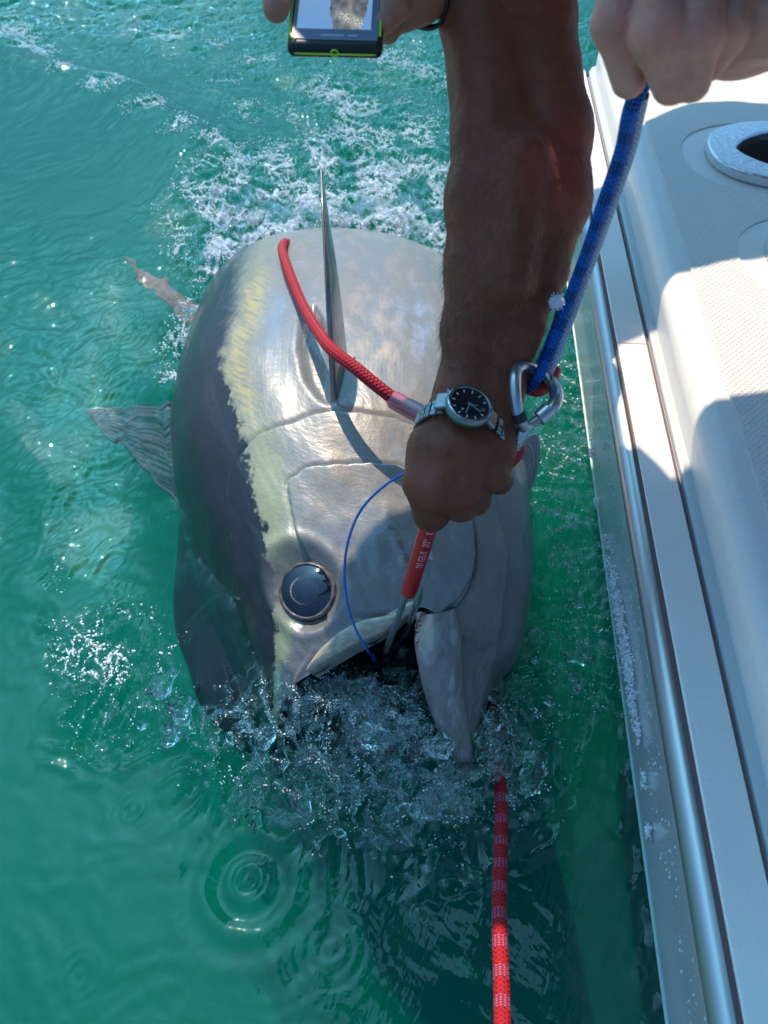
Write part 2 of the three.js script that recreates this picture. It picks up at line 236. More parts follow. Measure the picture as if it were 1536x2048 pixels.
{
  const X1 = 1.9, Z1 = 0.9;
  const plan = (x, z, r) => { const s = new THREE.Shape(); s.moveTo(X1, -Z1); s.lineTo(x, -Z1); s.lineTo(x, -(z) - r); s.quadraticCurveTo(x, -z, x + r, -z); s.lineTo(X1, -z); s.closePath(); return s; };   // shape y = -z of the place
  const slab = (shape, y, h, bevel = 0, seg = 1) => new THREE.ExtrudeGeometry(shape, { depth: h - 2 * bevel, bevelEnabled: bevel > 0, bevelSize: bevel, bevelThickness: bevel, bevelOffset: -bevel, bevelSegments: seg, curveSegments: 24 }).rotateX(-Math.PI / 2).translate(0, y + bevel, 0);
  // hull side: flares outward as it rises
  const section = [[0.62, -0.42], [0.42, -0.10], [0.285, -0.006], [0.274, 0.002], [0.262, 0.10], [0.246, 0.19], [0.234, 0.262], [0.232, 0.285]];
  const hullAt = (u, v) => { const [x, y] = cr(section, v), r = 0.07, zf = -1.53 + (x - 0.232) * 0.8; const L = Z1 - (zf + r), A = r * Math.PI / 2, B = X1 - x - r, s = u * (L + A + B); if (s < L) return V(x, y, Z1 - s); if (s < L + A) { const a = (s - L) / r; return V(x + r - Math.cos(a) * r, y, zf + r - Math.sin(a) * r); } return V(x + r + s - L - A, y, zf); };
  part('hull', grid(160, 24, hullAt), gel({ color: rgb(0.84, 0.86, 0.86), roughness: 0.25, clearcoat: 0.5, clearcoatRoughness: 0.08, side: THREE.DoubleSide }), boat);
  // steel rub rail along the edge
  const railPts = (off, y) => { const p = []; for (let z = Z1; z > -1.44; z -= 0.12) p.push(V(0.226 - off, y, z)); const r = 0.06 + off; for (let k = 0; k <= 8; k++) { const a = k / 8 * Math.PI / 2; p.push(V(0.226 - off + r - Math.cos(a) * r, y, -1.46 - Math.sin(a) * r)); } for (let x = 0.4; x < X1; x += 0.3) p.push(V(x, y, -1.52 - off)); return p; };
  const rail = tube(railPts(0, 0.293), 0.0135, 260, 20); part('rub_rail', rail, steel, boat);
  part('rail_gasket', tube(railPts(-0.003, 0.3075), 0.0035, 200, 8), std({ color: rgb(0.10, 0.06, 0.06), roughness: 0.6 }), boat);
  // flange in two lengths with a joint
  const zj = -0.742, fl = gel({});
  const sh1 = new THREE.Shape(); sh1.moveTo(0.2285, -Z1); sh1.lineTo(0.2635, -Z1); sh1.lineTo(0.2635, -zj - 0.0006); sh1.lineTo(0.2285, -zj - 0.0006); sh1.closePath();
  const sh2 = new THREE.Shape(); sh2.moveTo(0.2285, -zj + 0.0006); sh2.lineTo(0.2635, -zj + 0.0006); sh2.lineTo(0.2635, 1.515); sh2.quadraticCurveTo(0.2635, 1.525, 0.256, 1.525); sh2.quadraticCurveTo(0.2285, 1.52, 0.2285, 1.49); sh2.closePath();
  part('edge_strip', slab(sh1, 0.296, 0.017, 0.0012, 2), fl, boat); part('edge_strip', slab(sh2, 0.296, 0.017, 0.0012, 2), fl, boat);
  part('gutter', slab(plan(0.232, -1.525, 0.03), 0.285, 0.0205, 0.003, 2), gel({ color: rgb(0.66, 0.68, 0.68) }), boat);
  part('seam_strip', slab((() => { const s = new THREE.Shape(); s.moveTo(0.2655, -Z1); s.lineTo(0.2680, -Z1); s.lineTo(0.2680, 1.5); s.lineTo(0.2655, 1.5); s.closePath(); return s; })(), 0.300, 0.008), std({ color: rgb(0.16, 0.10, 0.12), roughness: 0.7 }), boat);
  // raised deck with rounded edge and openings for two rod holders
  const holes = [[0.505, -1.112], [0.53, -0.855]];
  const ell = (cx, cz, a, b, point = 0) => { const p = new THREE.Path(); for (let k = 0; k <= 48; k++) { const t = k / 48 * Math.PI * 2, c = Math.cos(t), s = Math.sin(t); const x = cx + a * Math.sign(c) * Math.pow(Math.abs(c), 0.9) * (c < 0 ? 1 - point * Math.abs(s) * 0.35 : 1), y = -cz + b * Math.sign(s) * Math.pow(Math.abs(s), 0.85); k ? p.lineTo(x, y) : p.moveTo(x, y); } return p; };
  const deckShape = plan(0.280, -1.575, 0.07); for (const [x, z] of holes) deckShape.holes.push(ell(x, z, 0.088, 0.066, 1));
  part('deck', slab(deckShape, 0.280, 0.080, 0.022, 10), gel({ roughness: 0.42, clearcoat: 0.25, clearcoatRoughness: 0.25 }), boat);
  const channel = new THREE.Shape(); channel.moveTo(0.2695, -Z1); channel.lineTo(0.283, -Z1); channel.lineTo(0.283, 1.5); channel.quadraticCurveTo(0.283, 1.54, 0.30, 1.545); channel.lineTo(0.295, 1.552); channel.quadraticCurveTo(0.2695, 1.545, 0.2695, 1.5); channel.closePath();
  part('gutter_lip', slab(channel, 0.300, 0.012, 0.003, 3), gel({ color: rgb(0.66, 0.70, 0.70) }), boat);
  const grip = tex(256, 256, (u, v) => { const a = Math.sin(u * 16 * Math.PI), b = Math.sin(v * 16 * Math.PI), k = Math.max(0, a * b) ** 0.6; return k * 0.9 + 0.05 * Math.sin(u * 90 + v * 31); }, false);
  grip.repeat.set(1 / 0.058, 1 / 0.058);
  const gripShape = new THREE.Shape(); gripShape.moveTo(X1, -Z1); gripShape.lineTo(0.318, -Z1); gripShape.lineTo(0.316, 1.47); gripShape.quadraticCurveTo(0.318, 1.53, 0.37, 1.535); gripShape.lineTo(X1, 1.535); gripShape.closePath();
  for (const [x, z] of holes) gripShape.holes.push(ell(x, z, 0.152, 0.112));
  const gripTone = tex(256, 256, (u, v) => { const k = 1 - 0.09 * Math.max(0, Math.sin(u * 16 * Math.PI) * Math.sin(v * 16 * Math.PI)) ** 0.7 * 1; return [0.80 * k, 0.755 * k, 0.69 * k]; }); gripTone.repeat.set(1 / 0.058, 1 / 0.058);
  part('grip_panel', new THREE.ExtrudeGeometry(gripShape, { depth: 0.003, bevelEnabled: true, bevelSize: 0.002, bevelThickness: 0.0008, bevelSegments: 2, curveSegments: 24 }).rotateX(-Math.PI / 2).translate(0, 0.3585, 0), std({ map: gripTone, roughness: 0.62, bumpMap: grip, bumpScale: 0.0009 }), boat);
  holes.forEach(([x, z], k) => {
    const ring = new THREE.Shape(ell(x, z, 0.118, 0.090).getPoints()); ring.holes.push(ell(x, z, 0.078, 0.057, 1));
    const brushed = tex(256, 256, (u, v) => 0.5 + 0.4 * n2(u * 9, v * 9) + 0.25 * n2(u * 40, v * 40), false); brushed.repeat.set(8, 8);
    const r = part('rod_holder', slab(ring, 0.3598, 0.015, 0.004, 4), std({ color: rgb(0.74, 0.75, 0.76), metalness: 1, roughness: 0.3, bumpMap: brushed, bumpScale: 0.0006 }), boat); tag(r, k ? 'rod holder ring cut by the right edge' : 'oval steel rod holder with dark opening');
    const cup = grid(48, 12, (u, v) => { const q = ell(x, z, 0.079 - 0.02 * v, 0.058 - 0.012 * v, 1).getPoint(clamp(u, 0, 0.9999)); return V(q.x, 0.368 - v * 0.16, -q.y); });
    const bot = new THREE.CircleGeometry(0.06, 32).rotateX(-Math.PI / 2).translate(x, 0.209, z);
    part('holder_cup', mergeGeometries([cup, bot]), std({ color: rgb(0.10, 0.085, 0.07), roughness: 0.45, metalness: 0.3, side: THREE.DoubleSide }), boat);
  });
  part('holder_rope', tube([V(0.50, 0.25, -1.07), V(0.53, 0.30, -1.085), V(0.59, 0.33, -1.10), V(0.66, 0.29, -1.12)], 0.009, 30, 10), std({ color: rgb(0.01, 0.10, 0.32), roughness: 0.7 }), boat);
}

// ---------- tuna ----------
const tuna = base('tuna'); tag(tuna, 'large silver bluefin tuna lying on its side in the water beside the boat', 'fish');
const body = (u, v) => v;
const MET = 0.235, MTT = 0.80;                                    // metres per radian and per unit of t near the head
function polyDist(line, t, phi) {
  let best = 9, side = 1; const x = phi * MET, y = t * MTT;
  for (let i = 0; i < line.length - 1; i++) { const ax = line[i][1] * MET, ay = line[i][0] * MTT, dx = line[i + 1][1] * MET - ax, dy = line[i + 1][0] * MTT - ay, q = clamp(((x - ax) * dx + (y - ay) * dy) / (dx * dx + dy * dy)), ex = x - ax - dx * q, ey = y - ay - dy * q, d = Math.hypot(ex, ey); if (d < best) { best = d; side = Math.sign(dx * ey - dy * ex) || 1; } }
  return best * side;
}
const dense = (l) => { const o = []; for (let i = 0; i <= 90; i++) { const p = cr(l, i / 90); o.push([p[0] + 0.0022 * n2(i * 0.13, l.length) + 0.0010 * n2(i * 0.5, 7), p[1] + 0.006 * n2(i * 0.15, l.length + 9)]); } return o; };
const CHEEK = dense([[0.760, 2.02], [0.69, 1.98], [0.667, 1.895], [0.660, 1.776], [0.657, 1.647], [0.654, 1.539], [0.659, 1.399], [0.671, 1.246], [0.694, 1.108], [0.730, 1.041], [0.793, 1.053], [0.852, 1.098], [0.897, 1.22], [0.93, 1.36]]);
const GILL = dense([[0.75, 2.60], [0.66, 2.36], [0.616, 2.133], [0.601, 1.925], [0.585, 1.702], [0.583, 1.534], [0.590, 1.352], [0.606, 1.148], [0.641, 0.939], [0.682, 0.796], [0.758, 0.758], [0.869, 0.725], [0.958, 0.568], [1.02, 0.50]]);
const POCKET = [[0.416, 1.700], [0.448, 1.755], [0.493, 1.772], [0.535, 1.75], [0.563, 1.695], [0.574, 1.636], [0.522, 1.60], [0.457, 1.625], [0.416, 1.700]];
const inPoly = (poly, t, p) => { let c = false; for (let i = 0, j = poly.length - 1; i < poly.length; j = i++) { const [ti, pi] = poly[i], [tj, pj] = poly[j]; if ((pi > p) !== (pj > p) && t < (tj - ti) * (p - pi) / (pj - pi) + ti) c = !c; } return c; };
const lipT = (phi) => cr([[1.30], [1.26], [1.16], [0.98], [0.889], [0.930], [0.950], [0.962], [0.965], [0.965], [0.97], [0.98]], clamp((phi - 0.45) / 2.6))[0];
const tEnd = (phi) => (phi > 0.45 && phi < 3.05) ? lipT(phi) : phi > 4.6 ? lerp(0.98, 1.30, (phi - 4.6) / 1.7) : phi <= 0.45 ? 1.30 : 0.98;
const bodyX = (t, phi, out = 0) => t <= 1 ? bodyAt(t, phi, out) : bodyAt(1, phi, out).addScaledVector(bodyAt(1, phi, out).sub(bodyAt(0.98, phi, out)), Math.min(t - 1, 0.03) / 0.02).add(V(-0.10, -0.10 * Math.max(0, Math.sin(phi)), 0.33).multiplyScalar(Math.max(0, t - 1.03)));
function skinOut(t, phi) {   // plates, folds and dents, in metres along the outside
  let o = 0.0045 * fbm(phi * 1.7 + 3, t * 5, 2) * smooth(0.2, 0.4, t); const dc = polyDist(CHEEK, t, phi), dg = polyDist(GILL, t, phi);
  o += 0.0072 * smooth(-0.002, 0.0015, -dc * 1) * Math.exp(-Math.max(0, -dc) / 0.09) - 0.0022 * Math.exp(-(((dc - 0.003) / 0.003) ** 2));
  o += 0.0095 * smooth(-0.002, 0.002, -dg) * Math.exp(-Math.max(0, -dg) / 0.10) - 0.003 * Math.exp(-(((dg - 0.004) / 0.004) ** 2));
  if (t > 0.38 && t < 0.6 && phi > 1.5 && phi < 1.9) { const d = Math.abs(polyDist(POCKET, t, phi)); if (inPoly(POCKET, t, phi)) o -= 0.013 * smooth(0, 0.009, d); else o += 0.0022 * smooth(0, 0.005, d) * Math.exp(-d / 0.007); }
  const m = smooth(0.55, 0.8, t);
  o += 0.0016 * fbm(phi * 5, t * 13, 2) * m + 0.0004 * fbm(phi * 18, t * 18, 2);
  { const e = Math.hypot((phi - 2.113) * 0.155, (t - 0.823) * 0.62); o += 0.004 * Math.exp(-(((e - 0.046) / 0.008) ** 2)) - 0.014 * Math.exp(-((e / 0.034) ** 4)); }   // eye socket
  { const d = Math.abs((t - 0.893) * 0.7 + (phi - 1.62) * 0.02); if (phi > 1.45 && phi < 1.86) o -= 0.006 * Math.exp(-((d / 0.004) ** 2)) * smooth(1.45, 1.52, phi) * smooth(1.86, 1.75, phi); }   // nostril slit above the lip
  o += 0.0016 * Math.exp(-((((t - 0.93) * 0.7 + (2.25 - phi) * 0.08) / 0.006) ** 2)) * smooth(2.1, 2.3, phi);
  return o;
}
const EDGE = [[2.10], [2.10], [2.12], [2.13], [2.112], [2.19], [2.125], [2.19], [2.30], [2.62], [3.3]];
const MIX = (a, b, t) => a.map((x, i) => lerp(x, b[i], clamp(t)));
function skin(t, phi) {
  const jag = 0.06 * fbm(phi * 5 + t * 18, t * 24, 3) + 0.035 * fbm(phi * 14 - t * 50, t * 18 + 9, 2) + 0.012 * n2(t * 150, phi * 26);
  const d = phi - cr(EDGE, t)[0] - jag * (t < 0.55 ? 0.9 : 1.0);
  const p1 = fbm(phi * 3, t * 6, 4), p2 = fbm(phi * 9 + 5, t * 22, 3), fine = fbm(phi * 60, t * 160, 3);
  let c = MIX([0.29, 0.272, 0.24], [0.26, 0.275, 0.285], 0.5 + p1 * 1.3);
  c = MIX(c, [0.36, 0.31, 0.295], smooth(0.05, 0.4, p2) * 0.7);
  c = MIX(c, [0.32, 0.26, 0.21], smooth(0.5, 0.62, t) * smooth(0.78, 0.66, t) * smooth(2.1, 1.6, phi) * 0.35);
  c = MIX(c, [0.34, 0.34, 0.345], smooth(0.9, 0.4, phi));
  c = MIX(c, [0.27, 0.24, 0.225], smooth(0.72, 0.82, t) * 0.6);
  const tanSpot = Math.exp(-(((phi - 1.42) / 0.13) ** 2) - (((t - 0.47) / 0.06) ** 2)); c = MIX(c, [0.56, 0.44, 0.34], tanSpot * (0.4 + p2));
  const blue = Math.exp(-(((phi - 1.93) / 0.14) ** 2) - (((t - 0.435) / 0.055) ** 2)); c = MIX(c, [0.20, 0.34, 0.50], blue * (0.45 + 0.7 * p2));
  const blue2 = Math.exp(-(((phi - 1.2) / 0.10) ** 2) - (((t - 0.44) / 0.05) ** 2)); c = MIX(c, [0.36, 0.46, 0.62], blue2 * (0.3 + p2));
  // green-gold sheen of pigment near the back
  const gold = smooth(-0.30, -0.02, d) * (t > 0.62 ? 0.85 : 1); c = MIX(c, t > 0.6 ? [0.33, 0.34, 0.20] : [0.29, 0.31, 0.23], gold * (0.75 + p2 * 0.8));
  const band = Math.exp(-(((d + 0.075) / 0.08) ** 2)) * smooth(0.30, 0.40, t) * smooth(0.66, 0.52, t); c = MIX(c, [0.56, 0.46, 0.17], 0.8 * band * clamp(0.75 + 1.0 * n2(t * 110 + phi * 20, phi * 8)));
  const band2 = Math.exp(-(((d + 0.09) / 0.10) ** 2)) * smooth(0.56, 0.66, t); c = MIX(c, [0.40, 0.42, 0.24], band2 * 0.8);
  // dark back
  const soft = lerp(0.16, 0.03, smooth(0.36, 0.56, t)); const dark = smooth(-soft * 0.4, soft, d);
  c = MIX(c, MIX([0.018, 0.023, 0.027], [0.009, 0.013, 0.017], smooth(0.35, 0.62, d)), dark);
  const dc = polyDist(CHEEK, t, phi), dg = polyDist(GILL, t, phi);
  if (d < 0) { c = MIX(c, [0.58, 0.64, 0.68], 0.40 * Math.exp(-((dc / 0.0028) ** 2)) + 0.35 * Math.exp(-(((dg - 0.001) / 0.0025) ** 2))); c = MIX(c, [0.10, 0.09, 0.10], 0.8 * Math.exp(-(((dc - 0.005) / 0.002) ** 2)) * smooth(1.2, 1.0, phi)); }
  if (t > 0.38 && t < 0.6 && inPoly(POCKET, t, phi)) c = MIX(c, [0.20, 0.21, 0.23], 0.3);  // dark of the fin recess painted into the colour, besides the dent
  const e = Math.hypot((phi - 2.113) * 0.155, (t - 0.823) * 0.62); c = MIX(c, [0.16, 0.15, 0.14], 0.7 * smooth(0.052, 0.034, e)); 
  // a thin scratch of blood running to the lip, and pale scrapes
  const bx = 1.50 + 0.10 * Math.sin(t * 22) * 0.3 - (t - 0.8) * 0.9; if (t > 0.74 && t < 0.9) c = MIX(c, [0.20, 0.09, 0.08], 0.75 * Math.exp(-(((phi - bx) / (0.012 + 0.012 * Math.abs(n2(t * 90, 3)))) ** 2)) * smooth(-0.35, 0.1, n2(t * 70, 1)));
  const sx = 1.34 + 0.012 * Math.sin(t * 60); if (t > 0.69 && t < 0.80) c = MIX(c, [0.66, 0.66, 0.68], 0.7 * Math.exp(-(((phi - sx) / 0.010) ** 2)));
  const k = (1 + fine * 0.16) * (d > 0 ? 0.95 : 0.80); return c.map((x) => x * k);
}
const NPH = 430, NT = 760, TEXN = 1400;
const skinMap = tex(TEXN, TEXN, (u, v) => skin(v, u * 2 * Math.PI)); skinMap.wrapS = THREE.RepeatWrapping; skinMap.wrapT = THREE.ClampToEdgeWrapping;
const skinBump = tex(1400, 1400, (u, v) => {   // scales behind, wrinkled wet skin on the head
  const p = u * 6.2832, sc = smooth(0.62, 0.45, v), w = fbm(p * 26 + v * 90 + 2 * n2(p * 4, v * 8), v * 60 - p * 8, 3), s = Math.sin(p * 150 + v * 300) * Math.sin(p * 150 - v * 420 + n2(p * 9, v * 20)); return 0.5 + 0.28 * w + 0.16 * sc * s + 0.2 * fbm(p * 110, v * 260, 2);
}, false); skinBump.wrapT = THREE.ClampToEdgeWrapping;
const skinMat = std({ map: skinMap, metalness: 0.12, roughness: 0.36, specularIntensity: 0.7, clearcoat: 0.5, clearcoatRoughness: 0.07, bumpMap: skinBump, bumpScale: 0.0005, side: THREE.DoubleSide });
{
  const phiOf = (u) => u < 0.62 ? u / 0.62 * 3.5 - 0.25 : -0.25 + 3.5 + (u - 0.62) / 0.38 * (2 * Math.PI - 3.5);   // finer on the side that shows
  const wrap = (p) => p < 0 ? p + 2 * Math.PI : p;
  const tOf = (v, phi) => { const q = v < 0.25 ? v / 0.25 * 0.34 : 0.34 + (v - 0.25) / 0.75 * 0.66; return q * (q > 0.6 ? lerp(1, tEnd(wrap(phi)), smooth(0.6, 1, q)) : 1); };
  const g = grid(NPH, NT, (u, v) => { const p = phiOf(u), t = tOf(v, p), w = wrap(p); const sw = Math.exp(-(((p - 3.52) / 0.32) ** 2)) * smooth(0.46, 0.74, t) * smooth(1.0, 0.80, t); const sn = Math.exp(-(((p - 3.7) / 0.5) ** 2)) * smooth(0.78, 0.95, t); return bodyX(t, p, p > -0.3 && p < 3.3 ? skinOut(t, w) * smooth(-0.25, 0.05, p) * smooth(3.25, 3.0, p) : 0).add(V(-0.088 * sw - 0.03 * sn, -0.02 * sn, 0.02 * sw + 0.03 * sn)); }, true);
  const uv = g.attributes.uv; for (let j = 0; j <= NT; j++) for (let i = 0; i <= NPH; i++) { const p = phiOf(i / NPH); uv.setXY(j * (NPH + 1) + i, p / (2 * Math.PI), clamp(tOf(j / NT, p), 0, 0.9995)); }
  const sets = { body: [], gill_cover: [], cheek: [] }, ix = g.index.array;
  for (let k = 0; k < ix.length; k += 6) {
    const a = ix[k], i = a % (NPH + 1), j = Math.floor(a / (NPH + 1)), p = phiOf((i + 0.5) / NPH), t = tOf((j + 0.5) / NT, p);
    let s = 'body'; if (p > 0.4 && p < 2.55 && t > 0.55) { if (t > 0.64 && p < 2.05 && p > 1.0 && polyDist(CHEEK, t, p) < 0) s = 'cheek'; else if (polyDist(GILL, t, p) < 0 && p < 2.15 && (t < 0.72 || p < 1.3)) s = 'gill_cover'; }
    for (let q = 0; q < 6; q++) sets[s].push(ix[k + q]);
  }
  for (const n in sets) { // each plate its own mesh with its own vertices
    const map = new Map(), P0 = [], N0 = [], U0 = [], I0 = [], gp = g.attributes.position, gn = g.attributes.normal, gu = g.attributes.uv;
    for (const a of sets[n]) { let m = map.get(a); if (m === undefined) { m = map.size; map.set(a, m); P0.push(gp.getX(a), gp.getY(a), gp.getZ(a)); N0.push(gn.getX(a), gn.getY(a), gn.getZ(a)); U0.push(gu.getX(a), gu.getY(a)); } I0.push(m); }
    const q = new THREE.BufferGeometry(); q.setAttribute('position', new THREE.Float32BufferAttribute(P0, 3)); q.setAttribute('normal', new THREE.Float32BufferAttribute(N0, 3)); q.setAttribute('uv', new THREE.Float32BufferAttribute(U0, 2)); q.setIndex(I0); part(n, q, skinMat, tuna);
  }
  // dark inside of the mouth
  const mouth = grid(120, 30, (u, v) => { const p = u * 2 * Math.PI, r = bodyX(tEnd(p), p, -0.003), c = V(-0.02, 0.0, -0.62); const k = v; return V(lerp(r.x, c.x, k * 0.85), lerp(r.y, c.y, k * 0.8) , lerp(r.z, c.z, Math.pow(k, 0.8))).add(V(0.004 * n2(u * 30, v * 3), 0, 0.006 * n2(u * 24, v * 5))); }, true);
  part('mouth', mouth, std({ color: rgb(0.010, 0.012, 0.016), roughness: 0.22, clearcoat: 0.8, clearcoatRoughness: 0.1, side: THREE.DoubleSide }), tuna);
  // upper lip: a bony strip along the edge of the mouth
  const lip = grid(110, 22, (u, v) => { const p = lerp(1.46, 2.32, u), w = (0.008 + 0.030 * Math.sin(Math.PI * clamp(u * 0.9 + 0.08)) ** 0.8) / 0.68, t = tEnd(p) + 0.006 - w * (1 - v); return bodyX(t, p, skinOut(t, p) * 0.5 + 0.0065 * Math.sin(Math.PI * clamp(v * 0.93 + 0.03)) ** 0.6 - (v > 0.94 ? 0.012 * (v - 0.94) / 0.06 : 0) - (v < 0.06 ? 0.004 : 0)); });
  const lipMap = tex(256, 64, (u, v) => { const f = fbm(u * 7, v * 3, 3), s = n2(u * 9 + v * 1.5, v * 26); let c = MIX([0.30, 0.26, 0.19], [0.50, 0.41, 0.27], 0.5 + f + 0.3 * s); c = MIX(c, [0.09, 0.09, 0.09], smooth(0.80, 1.0, v) * 0.8); return MIX(c, [0.46, 0.44, 0.43], smooth(0.25, 0.0, v) * 0.6); });
  tag(part('upper_lip', lip, std({ map: lipMap, roughness: 0.3, clearcoat: 0.8, clearcoatRoughness: 0.1, side: THREE.DoubleSide }), tuna), 'tan bony upper lip');
  // lower jaw hanging open
  const A = P(866, 1222, 0.152), B = P(921, 1555, 0.015), side = B.clone().sub(A).cross(camera.position.clone().sub(A)).normalize(), outw = side.clone().cross(B.clone().sub(A)).normalize(), LEN = B.distanceTo(A);
  const wid = (v) => cr([[0.021], [0.027], [0.0255], [0.0235], [0.021], [0.0175], [0.012], [0.0035]], v)[0];
  const jaw = grid(64, 90, (u, v) => { const a = u * 2 * Math.PI, w = wid(v), c = Math.cos(a), s = Math.sin(a), bow = 0.010 * Math.sin(Math.PI * v); return A.clone().lerp(B, v).addScaledVector(side, -(c * w) + 0.006 * Math.sin(v * 4) - 0.004).addScaledVector(outw, s * w * (s > 0 ? 0.62 : 0.4) + bow + 0.0016 * fbm(u * 12, v * 9, 3)); }, true);
  const jawMap = tex(256, 256, (u, v) => { const c0 = -Math.cos(u * 6.2832); let c = MIX([0.20, 0.165, 0.15], [0.27, 0.235, 0.21], 0.5 + 1.2 * fbm(u * 5, v * 4, 4)); c = MIX(c, [0.50, 0.36, 0.34], smooth(0.55, 0.95, c0) * smooth(0.5, 0.1, v)); c = MIX(c, [0.36, 0.09, 0.07], smooth(0.1, 0.45, n2(u * 20, v * 18)) * smooth(0.5, 0.9, c0) * smooth(0.42, 0.05, v)); c = MIX(c, [0.40, 0.40, 0.41], smooth(0.2, 0.5, fbm(u * 5 + 3, v * 3, 3)) * 0.6 + smooth(0.85, 1, v) * 0.4); c = MIX(c, [0.60, 0.50, 0.36], smooth(0.5, 0.2, Math.abs(c0 - 0.55)) * smooth(0.3, 0.08, v) * 0.8); return c; });
  tag(part('lower_jaw', jaw, std({ map: jawMap, roughness: 0.3, clearcoat: 0.9, clearcoatRoughness: 0.1, bumpMap: skinBump, bumpScale: 0.0005, side: THREE.DoubleSide }), tuna), 'lower jaw hanging open with reddish gum');
  const gum = tube([-0.02, 0.05, 0.14, 0.24, 0.34, 0.42].map((v) => A.clone().lerp(B, Math.max(v, 0)).addScaledVector(side, wid(Math.max(v, 0)) * 0.98 - 0.006).addScaledVector(outw, 0.004 + 0.010 * Math.sin(Math.PI * Math.max(v, 0))).add(V(0, v < 0 ? 0.004 : 0, 0))), (v) => 0.0065 * (1 - v * 0.6) + 0.0008 * Math.sin(v * 40), 60, 14);
  const gumTex = tex(64, 256, (u, v) => MIX([0.46, 0.34, 0.32], [0.34, 0.05, 0.04], smooth(-0.1, 0.35, n2(u * 5, v * 26)) * smooth(0.8, 0.2, v))); gumTex.repeat.set(1, 1 / 0.16);
  part('gum', gum, std({ map: gumTex, roughness: 0.25, clearcoat: 1, clearcoatRoughness: 0.08 }), tuna);
  // eye
  const t0 = 0.823, p0 = 2.113, C = bodyAt(t0, p0), du = bodyAt(t0, p0 + 0.02).sub(C), dv = bodyAt(t0 + 0.01, p0).sub(C), N = du.clone().cross(dv).normalize(); if (N.dot(camera.position.clone().sub(C)) < 0) N.negate();
  const Q = new THREE.Quaternion().setFromUnitVectors(V(0, 0, 1), N), put = (geo, depth) => geo.applyQuaternion(Q).translate(C.x + N.x * depth, C.y + N.y * depth, C.z + N.z * depth);
  const dome = (r, h, n = 40) => { const R = (r * r + h * h) / (2 * h), a = Math.asin(Math.min(1, r / R)); return new THREE.SphereGeometry(R, n, 16, 0, Math.PI * 2, 0, a).rotateX(Math.PI / 2).translate(0, 0, h - R); };
  const RE = 0.0312, HE = 0.0088, RR = (RE * RE + HE * HE) / (2 * HE), seg = (r0, r1, n = 64, m = 12) => put(grid(n, m, (u, v) => { const r = lerp(r0, r1, v), a = u * 2 * Math.PI; return V(Math.cos(a) * r * 1.04, Math.sin(a) * r * 0.97, Math.sqrt(RR * RR - r * r) - RR + HE + 0.0004 * Math.sin(a * 3 + r * 200)); }, true), -0.0016);
  const wetEye = (o) => std(Object.assign({ roughness: 0.07, clearcoat: 1, clearcoatRoughness: 0.02, side: THREE.DoubleSide }, o));
  const eye = part('eye', seg(0.0178, RE), wetEye({ color: rgb(0.007, 0.010, 0.018) }), tuna);
  const irisMap = tex(256, 16, (u, v) => { const k = smooth(0.05, 0.35, v) * smooth(1, 0.55, v), arc = smooth(0.45, 0.95, 0.5 - 0.5 * Math.cos((u - 0.06) * 6.2832)); return MIX([0.012, 0.016, 0.024], MIX([0.24, 0.27, 0.26], [0.36, 0.29, 0.19], 0.5 + n2(u * 18, v * 3)), k * arc * (0.8 + 0.5 * n2(u * 30, 2))); });
  part('iris', seg(0.0146, 0.0178, 64, 4), wetEye({ map: irisMap }), eye);
  const sag = RR - Math.sqrt(RR * RR - 0.0146 * 0.0146); part('pupil', put(dome(0.0146, sag, 48).scale(1.04, 0.97, 1), HE - sag - 0.0016), wetEye({ color: rgb(0.010, 0.015, 0.026) }), eye);
  const rimT = tex(128, 16, (u, v) => MIX([0.04, 0.04, 0.045], [0.12, 0.105, 0.09], 0.5 + n2(u * 12, v * 2)));
  part('eye_rim', put(grid(72, 10, (u, v) => { const a = u * 6.2832, b = v * Math.PI, q = 0.0026 + 0.0007 * n2(Math.cos(a) * 2, Math.sin(a) * 2), r = RE - 0.0008 + 0.0026 - Math.cos(b) * q; return V(Math.cos(a) * r * 1.04, Math.sin(a) * r * 0.97, -0.0016 + Math.sin(b) * 0.0013 - (v > 0.5 ? (v - 0.5) * 0.008 : 0)); }, true), 0), std({ map: rimT, roughness: 0.5, clearcoat: 0.3, clearcoatRoughness: 0.2, side: THREE.DoubleSide }), tuna);
  // fins
  const finStripe = (a, b) => tex(256, 256, (u, v) => MIX(a, b, clamp(0.5 + 0.9 * n2(u * 34 + 0.4 * n2(v * 6, u * 3), v * 2.2) + 0.3 * fbm(u * 8, v * 9, 3))));
  const blade = (le, te, th) => { const lc = new THREE.CatmullRomCurve3(le), tc = new THREE.CatmullRomCurve3(te); return grid(40, 120, (u, v) => { const a = lc.getPoint(v), b = tc.getPoint(v), top = u < 0.5, w = top ? u * 2 : 2 - u * 2, n = b.clone().sub(a), al = lc.getTangent(v), m = n.clone().cross(al).normalize(); return a.lerp(b, w).addScaledVector(m, (top ? 1 : -1) * th * (1 - 0.8 * v) * Math.sqrt(Math.max(0, Math.sin(Math.PI * Math.pow(w, 0.55))))); }, true); };
  const R0 = bodyAt(0.573, 1.637, -0.012), R1 = bodyAt(0.505, 1.555, -0.012), tip = P(641, 338, 0.415);
  const pec = blade([R0, P(659, 690, 0.285), P(652, 560, 0.35), P(645, 430, 0.40), tip], [R1, P(687, 640, 0.265), P(674, 535, 0.335), P(657, 430, 0.385), tip.clone().add(V(0.002, -0.004, -0.004))], 0.0055);
  tag(part('pectoral_fin', pec, std({ map: finStripe([0.06, 0.06, 0.055], [0.30, 0.28, 0.235]), roughness: 0.34, clearcoat: 0.9, clearcoatRoughness: 0.12, side: THREE.DoubleSide }), tuna), 'long dark pectoral fin standing up out of the flank');
